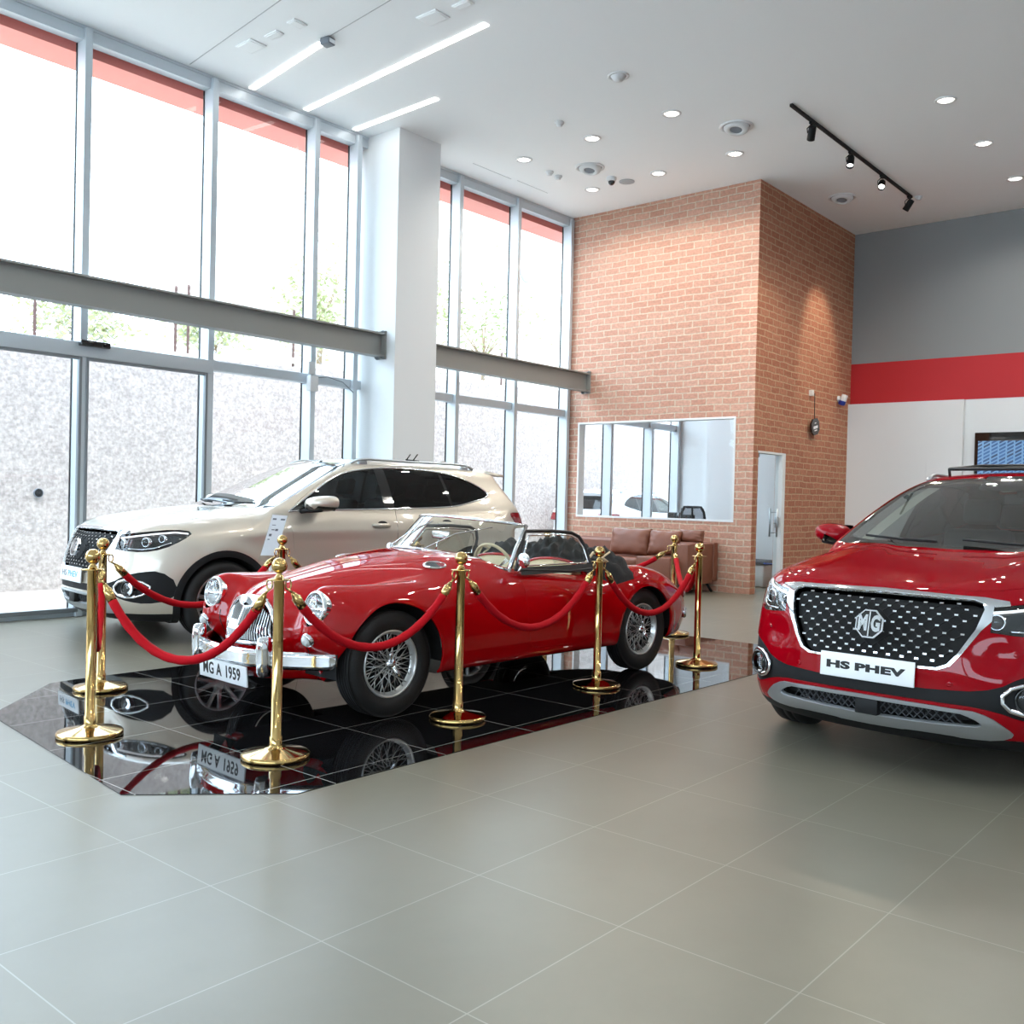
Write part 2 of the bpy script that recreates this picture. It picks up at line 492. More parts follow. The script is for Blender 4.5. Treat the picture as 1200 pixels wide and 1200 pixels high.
# ------------------------------------------------------------------ the SUV (x forward, y left, z up)
def suv_field():
    W = pc([-2.35, -1.9, -1.2, 0, 1.0, 1.5, 1.9, 2.2], [.87, .905, .925, .925, .925, .925, .915, .88])
    V = pc([.15, .22, .30, .42, .55, .72, .84, .92, .98, 1.05, 1.12, 1.25], [-.07, -.045, -.02, -.004, 0, -.006, -.006, -.0, -.012, -.034, -.062, -.14])
    fz = pc([.15, .22, .28, .36, .46, .55, .62, .72, .84, .92, .98, 1.1], [2.10, 2.18, 2.24, 2.275, 2.288, 2.285, 2.275, 2.25, 2.205, 2.165, 2.11, 1.9])
    fp = pc([0, .2, .35, .5, .62, .72, .80, .86, .92, 1.0], [0, .008, .028, .07, .125, .20, .295, .40, .56, .9])
    rz = pc([.15, .25, .4, .6, .72, .8, .95, 1.08, 1.2, 1.3], [2.1, 2.2, 2.28, 2.30, 2.285, 2.25, 2.25, 2.23, 2.17, 2.05])
    rp = pc([0, .4, .6, .75, .85, .92, 1.0], [0, .03, .08, .16, .27, .42, .7])
    hz = pc([2.4, 2.2, 2.05, 1.8, 1.5, 1.2, .9, .5, 0, -1.2, -2.0, -2.4], [.90, .945, .975, 1.025, 1.07, 1.107, 1.133, 1.145, 1.135, 1.13, 1.15, 1.14])
    hy = pc([0, .30, .48, .60, .70, .80, .90], [0, .004, .014, .004, -.018, -.062, -.15])
    gz = pc([.9, 1.05, 1.12, 1.25, 1.4, 1.5, 1.57, 1.66], [.905, .885, .872, .82, .74, .675, .61, .48])
    gx = pc([-2.3, -1.7, -1.0, 0, .8], [.90, .955, .99, 1.0, .985])
    wz = pc([.95, 1.08, 1.12, 1.2, 1.3, 1.4, 1.5, 1.57, 1.63, 1.7], [1.28, 1.10, 1.045, .885, .68, .465, .24, .075, -.11, -.45])
    bz = pc([.9, 1.1, 1.2, 1.3, 1.4, 1.48, 1.54, 1.6], [2.3, 2.235, 2.165, 2.085, 2.0, 1.955, 1.95, 1.9])
    rf = pc([.5, .2, 0, -.3, -.7, -1.1, -1.5, -1.9, -2.1], [1.50, 1.575, 1.607, 1.637, 1.652, 1.648, 1.622, 1.572, 1.535])
    def F(x, y, z):
        y = np.abs(y)
        s = W(x)+V(z)
        # swelling round the wheels, scooped door flanks
        for cx in (1.36, -1.36):
            r = np.sqrt((x-cx)**2+(z-.345)**2)
            s = s+.016*np.exp(-((r-.43)/.085)**2)
        s = s-.014*np.exp(-((x-.05)/.62)**4)*np.exp(-((z-.55)/.13)**2)
        f = fz(z)-fp(y)
        # cheek hollows beside the grille and the fog-lamp sockets
        f = f-.022*np.exp(-((y-.60)/.10)**2-((z-.66)/.08)**2)
        rr = rz(z)-rp(y)
        top = hz(x)+hy(y)*np.clip((x-.3)/.8, 0, 1)-.10*np.clip(y-.6, 0, 1)*(1-np.clip((x-.3)/.8, 0, 1))
        b = smax(smax(y-s, z-top, .085), smax((x-f)*.92, (-x-rr)*.95, .05), .10)
        b = smax(b, .19-z, .06)
        g = smax(y-gz(z)*gx(x), z-rf(x)+.10*y*y, .09)
        g = smax(g, (x-wz(z)+.20*y*y)*.55, .05)
        g = smax(g, (-x-bz(z)+.16*y*y)*.75, .05)
        g = smax(g, .95-z, .02)
        return smin(b, g, .035)
    return F
def build_suv():
    sh = Shell(suv_field(), (-2.40, -.04, .10), (2.40, 1.02, 1.72), .02)
    side = lambda c, n: c.y > .45
    sidew = lambda c, n: c.y > .4 and n.y > .12
    front = lambda c, n: c.x > 1.5 and n.x > .05
    def arch(cx, r): return circ(cx, .345, r, 40, 0, 180)+[(cx-r, .345), (cx-r+.02, .05), (cx+r-.02, .05), (cx+r, .345)]
    for cx, nm in ((1.36, 'front'), (-1.36, 'rear')):
        sh.cut('hole', arch(cx, .378), 'y', lambda c, n: c.y > .55)
        sh.cut('arch_'+nm, arch(cx, .43), 'y', lambda c, n: c.y > .62 and n.y > -.2)
    sh.cut('under', [(-2.6, 0), (2.6, 0), (2.6, .262), (-2.6, .262)], 'y')
    sh.cut('sill', [(-.96, .26), (.96, .26), (.955, .335), (-.955, .335)], 'y', side)
    # glass house outline
    dlo = rounded([(.60, 1.118), (.735, 1.106), (.742, 1.104), (.735, 1.112), (.62, 1.188), (.50, 1.262), (.235, 1.418), (.02, 1.492), (-.38, 1.542), (-.80, 1.542), (-1.20, 1.512), (-1.50, 1.428), (-1.70, 1.315), (-1.64, 1.268), (-1.42, 1.222), (-1.15, 1.165), (-.40, 1.140)], 2)
    sh.cut('pillar', dlo, 'y', sidew)
    sh.cut('win_a', [(.60, 1.0), (.60, 1.7), (-.285, 1.7), (-.29, 1.0)], 'y', sidew, src='pillar')
    sh.cut('win_b', [(-.405, 1.0), (-.40, 1.7), (-1.045, 1.7), (-1.14, 1.0)], 'y', sidew, src='pillar')
    sh.cut('win_c', [(-1.175, 1.0), (-1.08, 1.7), (-2.0, 1.7), (-2.0, 1.0)], 'y', sidew, src='pillar')
    sh.cut('pillar_a', [(.55, 1.0), (.55, 1.3), (.9, 1.3), (.9, 1.0)], 'y', sidew, src='pillar'); sh.cut('pillar_c', [(-.9, 1.0), (-.9, 1.7), (-2, 1.7), (-2, 1.0)], 'y', sidew, src='pillar')
    sh.cut('door_a', rounded([(.775, 1.10), (.73, .92), (.70, .7), (.665, .45), (.64, .345), (-.36, .345), (-.395, .5), (-.405, .8), (-.405, 1.1), (-.40, 1.40), (-.395, 1.566), (-.05, 1.528), (.22, 1.455), (.50, 1.292)], 2), 'y', sidew)
    sh.cut('door_b', [(-.405, .55), (-.40, .345), (-.86, .345), (-.955, .44), (-1.02, .60), (-1.13, .78), (-1.19, .93), (-1.195, 1.15), (-1.13, 1.40), (-1.10, 1.55), (-.80, 1.568), (-.395, 1.566), (-.405, 1.3)], 'y', sidew)
    hood = [(2.085, -.1), (2.08, .25), (2.055, .42), (1.99, .56), (1.90, .655), (1.75, .715), (1.4, .745), (1.0, .765), (.90, .765), (.965, .60), (1.02, .35), (1.045, -.1)]
    sh.cut('hood', hood, 'z', lambda c, n: n.z > .15 and c.z > .7 and c.x > .7)
    sh.cut('frit', [(-.1, 1.10), (.70, 1.125), (.815, 1.145), (.795, 1.23), (.75, 1.33), (.685, 1.45), (.618, 1.54), (.55, 1.572), (.3, 1.59), (-.1, 1.595)], 'x', lambda c, n: n.x > .1 and -.45 < c.x < 1.2 and c.z > 1.06)
    sh.cut('windscreen', [(-.1, 1.145), (.60, 1.165), (.765, 1.178), (.745, 1.23), (.70, 1.33), (.635, 1.45), (.575, 1.53), (.3, 1.565), (-.1, 1.572)], 'x', lambda c, n: n.x > .1, src='frit')
    sh.cut('backlight', rounded([(-.65, 1.20), (.65, 1.20), (.70, 1.25), (.60, 1.46), (.5, 1.485), (-.5, 1.485)], 1), 'x', lambda c, n: n.x < -.15 and c.x < -1.8)
    sh.cut('roof_glass', rounded([(-.22, -.5), (-.22, .47), (-1.25, .47), (-1.25, -.5)], 1), 'z', lambda c, n: n.z > .6 and c.z > 1.5)
    lamp = rounded([(1.615, .932), (1.76, .952), (1.98, .925), (2.12, .893), (2.185, .872), (2.19, .80), (2.12, .772), (2.0, .762), (1.86, .79), (1.71, .865)], 1)
    for p, q in (('', [(.55, .7), (.95, .7), (.95, 1.0), (.55, 1.0)]),): sh.cut(p, q, 'x', front)
    sh.cut('', [(.45, .9), (.99, .9), (.99, 1.2), (.45, 1.2)], 'x', lambda c, n: c.x < -1.7 and n.x < -.02)
    sh.cut('lamp', lamp, 'y', lambda c, n: c.y > .55 and c.x > 1.5)
    fo = [(-.1, .952), (.50, .941), (.605, .928), (.618, .90), (.575, .860), (.512, .785), (.443, .668), (.398, .606), (.343, .582), (-.1, .575)]
    fi = [(-.1, .937), (.46, .927), (.50, .913), (.512, .885), (.488, .79), (.425, .672), (.382, .615), (.335, .594), (-.1, .586)]
    sh.cut('frame', fo, 'x', front)
    sh.cut('grille', fi, 'x', front, src='frame')
    band = rounded([(.855, .615), (.78, .605), (.69, .575), (.60, .515), (.45, .487), (-.2, .48), (-.2, .428), (.45, .425), (.60, .405), (.70, .365), (.80, .345), (.89, .37), (.905, .52)], 1)
    sh.cut('band', band, 'x', front)
    sko = rounded([(-.2, .415), (.48, .405), (.57, .38), (.64, .325), (.665, .292), (.60, .262), (.45, .258), (.40, .266), (.2, .266), (.15, .258), (-.2, .258)], 1)
    ski = rounded([(-.2, .395), (.43, .388), (.50, .365), (.545, .335), (.50, .322), (-.2, .308)], 1)
    sh.cut('skid', sko, 'x', front, src=['', 'under'])
    sh.cut('lower', ski, 'x', front, src='skid')
    tl = rounded([(-1.93, 1.10), (-2.02, 1.125), (-2.40, 1.10), (-2.40, .955), (-2.17, .945), (-2.02, 1.00)], 1)
    sh.cut('tail', tl, 'y', lambda c, n: c.y > .45 and c.x < -1.8)
    sh.cut('flap', circ(-1.75, 1.0, .085, 24), 'y', sidew)
    sh.done()
    root = empty('suv')
    P = M_silver
    sh.part('', 'body_shell', P, root, gap=.0015)
    sh.part('hood', 'hood', P, root, gap=.0035, flange=.02)
    sh.part('under', 'bumper_valance', M_black, root, gap=0, flange=0)
    sh.pair('sill', 'sill_cladding', M_black, root, gap=0, off=.003)
    for nm in ('front', 'rear'): sh.pair('arch_'+nm, 'wheel_arch_cladding', M_black, root, gap=0, off=.010, flange=.06)
    sh.part('frit', 'windscreen_surround', M_gloss, root, gap=0, off=-.003, flange=.004)
    sh.part('windscreen', 'windscreen', M_gl_wind, root, gap=0, off=-.003, flange=0)
    sh.part('backlight', 'rear_window', M_gl_tint, root, gap=0, off=-.003, flange=0)
    sh.part('roof_glass', 'roof_panel', M_gloss, root, gap=.003)
    for s in (1, -1):
        d = sh.part('door_a', 'door', P, root, side=s)
        sh.part('win_a', 'window_glass', M_gl_side, d, side=s, gap=0, off=-.006, flange=0)
        handle(sh, s, -.215, .985, d, P)
        d = sh.part('door_b', 'door', P, root, side=s)
        sh.part('win_b', 'window_glass', M_gl_tint, d, side=s, gap=0, off=-.006, flange=0)
        handle(sh, s, -1.0, 1.0, d, P)
        sh.part('win_c', 'quarter_window', M_gl_tint, root, side=s, gap=0, off=-.006, flange=0)
        for nm in ('pillar', 'pillar_a', 'pillar_c'): sh.part(nm, 'window_pillar', M_gloss, root, side=s, gap=0, off=-.004, flange=.004)
        sh.part('flap', 'fuel_flap', P, root, side=s)
        # tail lamp
        t = sh.part('tail', 'tail_light', M_lampred, root, side=s, gap=.003)
        # head lamp: clear cover over a dark bowl with projectors and a light strip
        sh.part('lamp', 'headlight', M_gl_lamp, root, side=s, gap=.002, flange=0)
        h = [o for o in root.children if o.name.startswith('headlight')][-1]
        b = sh.part('lamp', 'lamp_bowl', M_gloss, h, side=s, gap=.001, off=-.035, flange=0)
        sh.part('lamp', 'lamp_bezel', M_gloss, h, side=s, gap=.001, off=-.001, flange=.035).data
        bz = [o for o in h.children if o.name.startswith('lamp_bezel')][-1]
        keep_rim(bz)
        A, Nn = sh.drop([(2.11, .83), (1.98, .845), (1.87, .875)], 'y', 1.0)
        for k in range(3):
            p = A[k]-Nn[k]*.012; n = Nn[k]; p = Vector((p[0], p[1]*s, p[2])); n = Vector((n[0], n[1]*s, n[2]*.3)).normalized()
            n = (n+Vector((.9, 0, 0))).normalized()
            Mx = frame_M(p-n*.012, n.orthogonal(), n.cross(n.orthogonal()))
            mb = MB(); rr = (.034, .034, .026)[k]
            mb.lathe([(rr*1.25, -.03), (rr*1.2, .0), (rr, .004), (rr*.95, -.002)], 24, Mx)
            mb.mi = 1; mb.lathe([(rr*.95, -.003), (rr*.8, .008), (rr*.4, .016), (0, .018)], 24, Mx)
            mb.build('projector', [M_chrome, M_gl_lamp], h)
        A, Nn = sh.drop(dense([(2.10, .876), (2.0, .900), (1.9, .918), (1.76, .932), (1.66, .922)], .02), 'y', 1.0)
        mb = MB(); mb.tube([Vector((a[0]-n[0]*.014, (a[1]-n[1]*.014)*s, a[2]-n[2]*.014)) for a, n in zip(A, Nn)], .007, 6); mb.build('light_strip', M_lampw, h)
        A, Nn = sh.drop(dense([(2.09, .79), (2.0, .787), (1.92, .80), (1.8, .845)], .02), 'y', 1.0)
        mb = MB(); mb.tube([Vector((a[0]-n[0]*.02, (a[1]-n[1]*.02)*s, a[2]-n[2]*.02)) for a, n in zip(A, Nn)], .006, 6); mb.build('light_strip', M_chrome, h)
    # grille, frame and emblem
    sh.part('frame', 'grille_frame', M_chrome, root, gap=.001, off=.004, flange=.02)
    gr = sh.part('grille', 'grille', M_dark, root, gap=0, off=-.045, flange=0)
    lat = MB()
    def ins(p, pl):
        c = False; j = len(pl)-1
        for i in range(len(pl)):
            xi, yi = pl[i]; xj, yj = pl[j]
            if (yi > p[1]) != (yj > p[1]) and p[0] < (xj-xi)*(p[1]-yi)/(yj-yi)+xi: c = not c
            j = i
        return c
    g2 = [(-.45, .918), (.45, .918), (.49, .90), (.495, .88), (.465, .79), (.40, .68), (.36, .63), (.32, .612), (-.32, .612), (-.36, .63), (-.40, .68), (-.465, .79), (-.495, .88), (-.49, .90)]
    nodes = {}
    for j in range(-7, 8):
        for i in range(-16, 17):
            if (i+j) % 2: continue
            t = i*.036; y = t*(.86+.35*abs(t)); z = .765+j*.0265*(1+.12*abs(t))+.05*abs(t)*(1 if j > 0 else -.3)*.3
            if ins((y, z), g2): nodes[(i, j)] = (y, z)
    ks = list(nodes); A, Nn = sh.drop([nodes[k] for k in ks], 'x', 2.4)
    pos = {k: Vector(a-n*.016) for k, a, n in zip(ks, A, Nn)}; nor = {k: Vector(n) for k, n in zip(ks, Nn)}
    for k in ks:
        for dk in ((1, 1), (1, -1)):
            q = (k[0]+dk[0], k[1]+dk[1])
            if q in pos and min(nodes[k][0]**2+(nodes[k][1]-.765)**2, nodes[q][0]**2+(nodes[q][1]-.765)**2) > .07**2: lat.mi = 0; lat.tube([pos[k], pos[q]], .0035, 4, smooth=False)
    lat.mi = 1
    for k in ks:
        if (nodes[k][0])**2+(nodes[k][1]-.765)**2 < .09**2: continue
        p = pos[k]; n = nor[k]; Mx = frame_M(p+n*.002, (0, 1, 0), n.cross(Vector((0, 1, 0))))
        lat.box((-.0095, -.0045, -.004), (.0095, .0045, .006), M=Mx @ Matrix.Identity(4))
    lat.build('grille_lattice', [M_black, M_chrome], gr, weld=False)
    emblem(root, (2.266, 0, .772), .080, R(14))
    # lower bumper
    sh.part('band', 'bumper_band', M_black, root, gap=0, off=-.006, flange=.01)
    sh.part('skid', 'skid_plate', M_satin, root, gap=.001, off=.008, flange=.025)
    lo = sh.part('lower', 'lower_grille', M_dark, root, gap=0, off=-.05, flange=0)
    mb = MB()
    for i in range(-13, 14):
        for sgn in (1, -1):
            pts = [(i*.038+sgn*t*.05, .318+t*.06) for t in (0, .5, 1)]
            if any(abs(p[0]) > .48-(p[1]-.318)*.8 for p in pts): continue
            A, Nn = sh.drop(pts, 'x', 2.4)
            mb.tube([Vector(a-n*.02) for a, n in zip(A, Nn)], .004, 4, smooth=False)
    mb.build('lower_mesh', M_meshgrey, lo, weld=False)
    mb = MB(); mb.box((2.225, -.06, .312), (2.292, .06, .392), .006); mb.build('radar_cover', M_black, root)
    for s in (1, -1):
        hexa = [(.605, .468), (.665, .538), (.775, .538), (.840, .475), (.775, .402), (.665, .398)]
        hx = dense(rounded(hexa, 1), .02, True)
        A, Nn = sh.drop(hx, 'x', 2.4)
        mb = MB(); pts = [Vector((a[0]+n[0]*.005, (a[1]+n[1]*.005)*s, a[2])) for a, n in zip(A, Nn)]
        mb.tube(pts, .011, 8, closed=True); fr = mb.build('fog_lamp_trim', M_chrome, root)
        A, Nn = sh.drop([(.72, .468)], 'x', 2.4); p = Vector((A[0][0], A[0][1]*s, A[0][2]))
        n = Vector((.9, .42*s, 0)).normalized()
        mb = MB(); Mx = frame_M(p+n*.010, n.orthogonal(), n.cross(n.orthogonal())) @ Matrix.Diagonal((1.12, 1.12, 1, 1))
        mb.lathe([(.062, -.03), (.060, .008), (.052, .012), (.05, 0)], 24, Mx)
        mb.mi = 1; mb.lathe([(.05, .002), (.04, .012), (.02, .016), (0, .017)], 24, Mx)
        mb.mi = 2; mb.lathe([(.05, -.02), (.03, -.012), (0, -.02)], 24, Mx)
        mb.build('fog_lamp', [M_gloss, M_gl_lamp, M_chrome], root)
        A, Nn = sh.drop(dense([(.655, .418), (.71, .402), (.77, .408)], .02), 'x', 2.4)
        mb = MB(); mb.tube([Vector((a[0]+.006, a[1]*s, a[2])) for a in A], .009, 6); mb.build('daytime_lamp', M_lampw, fr)
        for y, z in ((.40, .52), (.66, .68)):
            A, Nn = sh.drop([(y, z)], 'x', 2.4); p = Vector((A[0][0], y*s, z)); n = Vector((Nn[0][0], Nn[0][1]*s, Nn[0][2]))
            mb = MB(); mb.lathe([(.013, -.004), (.013, .002), (.010, .003), (0, .003)], 14, frame_M(p, n.orthogonal(), n.cross(n.orthogonal()))); mb.build('parking_sensor', P, root)
        # moulding round the side windows
        strip_on(sh, dense(dlo, .03, True), 'y', 1.1, .016, .008, 'window_trim', M_chrome, root, closed=True) if s > 0 else None
    tr = [o for o in root.children if o.name.startswith('window_trim')][-1]
    t2 = tr.copy(); t2.data = tr.data.copy(); t2.data.transform(Matrix.Diagonal((1, -1, 1, 1))); t2.data.flip_normals(); COL.objects.link(t2)
    for s in (1, -1):
        mirror_pod(s, root, P)
        # roof rail
        pts = [(-.08+(-1.62+.08)*t, .60-.03*t*s*0) for t in [i/24 for i in range(25)]]
        A, Nn = sh.drop([(p[0], .605-.05*((p[0]+.8)/.9)**2) for p in pts], 'z', 1.9)
        rows = []
        for i, (a, n) in enumerate(zip(A, Nn)):
            t = i/24; lift = .040*min(1, min(t, 1-t)/.10)**.6+.006
            rows.append(Vector((a[0], a[1]*s, a[2]+lift)))
        mb = MB(); mb.tube(rows, .017, 8, up=(0, 0, 1), flat=.75)
        for i in (2, 22): mb.box((A[i][0]-.05, A[i][1]*s-.014, A[i][2]-.02), (A[i][0]+.05, A[i][1]*s+.014, A[i][2]+.03), .008)
        mb.build('roof_rail', M_satin, root)
        # wheel housings and wheels
        for cx in (1.36, -1.36):
            rows = [[Vector((cx+.40*math.cos(R(a)), y*s, .345+.40*math.sin(R(a)))) for y in (.52, .80, .90)] for a in range(-10, 191, 10)]
            mb = MB(); mb.grid(rows); mb.grid([[Vector((cx, .52*s, .345)), ]*1+[Vector((cx+.40*math.cos(R(a)), .52*s, .345+.40*math.sin(R(a))))] for a in range(-10, 191, 10)])
            mb.build('wheel_housing', M_dark, root)
            alloy_wheel((cx, .795*s, .345), s, root)
        # wipers
        A, Nn = sh.drop([(.60 if s > 0 else .12, 1.15), (.30 if s > 0 else .35, 1.155), (.02 if s > 0 else .62, 1.17)], 'x', 1.3)
        mb = MB(); mb.tube([Vector((a[0]+n[0]*.022, a[1]*s, a[2]+n[2]*.022)) for a, n in zip(A, Nn)], .008, 6); mb.build('wiper', M_black, root)
    # spoiler lip at the tailgate
    mb = MB(); mb.grid([[Vector((x, y, z-.10*y*y)) for x, z in ((-1.80, 1.594), (-2.03, 1.560), (-2.045, 1.548), (-2.03, 1.535), (-1.80, 1.54))] for y in np.linspace(-.60, .60, 17)], closed_v=True, cap=True); mb.build('spoiler', P, root)
    mb = MB(); mb.prism([(-1.55, 1.61), (-1.72, 1.597), (-1.71, 1.66), (-1.66, 1.668)], -.014, .014, Matrix(((1, 0, 0, 0), (0, 0, -1, 0), (0, 1, 0, 0), (0, 0, 0, 1)))); mb.build('antenna', P, root)
    suv_cabin(root, sh)
    return root, sh
def keep_rim(o):
    """keep only the flange (rim) faces of a panel"""
    bm = bmesh.new(); bm.from_mesh(o.data)
    bmesh.ops.delete(bm, geom=[f for f in bm.faces if not any(len(e.link_faces) == 1 or True and len(e.link_faces) == 1 for e in f.edges)], context='FACES')
    bm.to_mesh(o.data); bm.free()
def handle(sh, s, x, z, parent, m):
    A, Nn = sh.drop([(x-.095, z), (x+.095, z)], 'y', 1.1)
    a, b = A; y0 = max(a[1], b[1])
    mb = MB()
    pts = [Vector((x+t*.1, s*(y0-.004+.040*(1-abs(t)**3)), z+.004*t)) for t in (-1, -.85, -.6, -.3, 0, .3, .6, .85, 1)]
    mb.tube(pts, [.013, .018, .020, .020, .020, .020, .020, .018, .013], 10, up=(0, 0, 1))
    o = mb.build('door_handle', m, parent)
    mb = MB(); mb.sphere((x-.02, s*(y0-.012), z), 1, 16, 10, (.075, .016, .042)); mb.build('handle_recess', M_black, o)
def mirror_pod(s, root, m):
    mb = MB()
    c = Vector((.56, 1.02*s, 1.18)); rows = []
    for i in range(48):
        a = 2*PI*(i+.5)/48; ca, sa = math.cos(a), math.sin(a)
        oy = abs(ca)**.75*(1 if ca > 0 else -1)*.140; oz = abs(sa)**.8*(1 if sa > 0 else -1)*.072
        r = []
        for t in (0, .25, .5, .75, .92, 1.0):
            k = math.sqrt(max(0, 1-(1-t)**2.4)); k = k*.985 if t == 1 else k
            r.append(c+Vector((.10-.20*t-.05*oy/.140*t, oy*k*s*(1 if oy > 0 else 1), oz*k+.012*oy/.140*k)))
        rows.append(r)
    mb.grid(rows, closed_u=True); bm = mb.bm
    for f in bm.faces: f.material_index = 1 if f.calc_center_median().z < c.z-.022 else 0
    o = mb.build('side_mirror', [m, M_gloss], root)
    mb = MB(); mb.tube([Vector((.62, .87*s, 1.11)), Vector((.60, .93*s, 1.116)), Vector((.56, 1.0*s, 1.122)), Vector((.54, 1.08*s, 1.124))], [.030, .026, .03, .022], 10, up=(0, 0, 1), flat=.7); mb.build('mirror_arm', M_black, o)
    mb = MB(); mb.grid([[c+Vector((-.125-.03*u*0, u*.115*s, v*.062)) for v in (-1, 0, 1)] for u in (-1, 0, 1)]); mb.build('mirror_glass', M_chrome, o)
def emblem(root, c, r, lean, name='emblem'):
    """octagon badge facing +x with two letters"""
    Mx = Matrix.Translation(c) @ Matrix.Rotation(-lean, 4, 'Y') @ Matrix(((0, 0, 1, 0), (1, 0, 0, 0), (0, 1, 0, 0), (0, 0, 0, 1)))
    oc = lambda q: [(q*math.cos(R(22.5+45*i)), q*math.sin(R(22.5+45*i))) for i in range(8)]
    mb = MB(); mb.prism(oc(r*.93), -.012, .010, Mx)
    o = mb.build(name, M_gloss, root)
    mb = MB(); n = 8
    ro, ri = oc(r), oc(r*.86)
    for i in range(8):
        j = (i+1) % 8
        rows = []
        for k in (i, j): rows.append([Mx @ Vector((ro[k][0], ro[k][1], -.012)), Mx @ Vector((ro[k][0], ro[k][1], .012)), Mx @ Vector((ro[k][0]*.97, ro[k][1]*.97, .016)), Mx @ Vector((ri[k][0]*1.03, ri[k][1]*1.03, .016)), Mx @ Vector((ri[k][0], ri[k][1], .010))])
        mb.grid(rows, smooth=False)
    mb.box((-r*.045, -r*.80, .008), (r*.045, r*.80, .016), M=Mx)
    mb.build('emblem_rim', M_chrome, o)
    for ch, x in (('M', -.43), ('G', .43)):
        text_obj('emblem_letter', ch, r*1.35, M_chrome, o, Mx @ Matrix.Translation((x*r, 0, .010)), .006, sx=.62, bold=.0055)
def alloy_wheel(c, s, root, r=.345, w=.235):
    """tyre, five twin-spoke alloy, hub cap; axis along y, outer face toward s"""
    Mx = Matrix.Translation(c) @ Matrix.Rotation(-s*PI/2, 4, 'X')
    h = w/2; ri = r*.69
    mb = MB()
    mb.lathe([(ri, -h*.9), (ri+.03, -h*1.02), (r-.03, -h), (r-.004, -h*.75), (r, -h*.4), (r, -.03), (r-.006, -.03), (r-.006, -.02), (r, -.02), (r, .02), (r-.006, .02), (r-.006, .03), (r, .03), (r, h*.4), (r-.004, h*.75), (r-.03, h), (ri+.03, h*1.02), (ri, h*.9)], 64, Mx)
    t = mb.build('wheel', M_tyre, root)
    mb = MB(); mb.lathe([(ri+.004, h*.88), (ri-.006, h*.92), (ri-.022, h*.80), (ri-.03, h*.1), (ri-.03, -h*.9), (ri, -h*.9)], 48, Mx)
    mb.mi = 1; mb.lathe([(ri-.03, -.02), (.0, -.02)], 32, Mx)
    mb.build('rim', [M_alloy, M_dark], t)
    mb = MB()
    for k in range(5):
        for d in (-1, 1):
            a0 = R(72*k+d*9); a1 = R(72*k+d*14)
            p0 = Vector((.05*math.cos(a0), .05*math.sin(a0), h*.62)); p1 = Vector(((ri-.012)*math.cos(a1), (ri-.012)*math.sin(a1), h*.80))
            mb.tube([Mx @ p0, Mx @ ((p0+p1)/2), Mx @ p1], [.022, .018, .02], 6, smooth=False)
    mb.build('wheel_spokes', M_alloy, t)
    mb = MB(); mb.lathe([(.075, h*.4), (.07, h*.66), (.045, h*.72), (0, h*.73)], 24, Mx); mb.build('hub_cap', M_alloy, t)
def seat_shape(mb, c, w=.5, d=.52, hb=.62, lean=.22, head=True):
    x, y, z = c
    mb.box((x-d/2, y-w/2, z-.09), (x+d/2, y+w/2, z+.07), .05, 3)
    Mx = Matrix.Translation((x-d/2+.04, y, z)) @ Matrix.Rotation(-lean, 4, 'Y')
    mb.box((-.07, -w/2, 0), (.07, w/2, hb), .055, 3, M=Mx)
    if head: mb.box((-.05, -.13, hb+.04), (.05, .13, hb+.23), .045, 3, M=Mx)
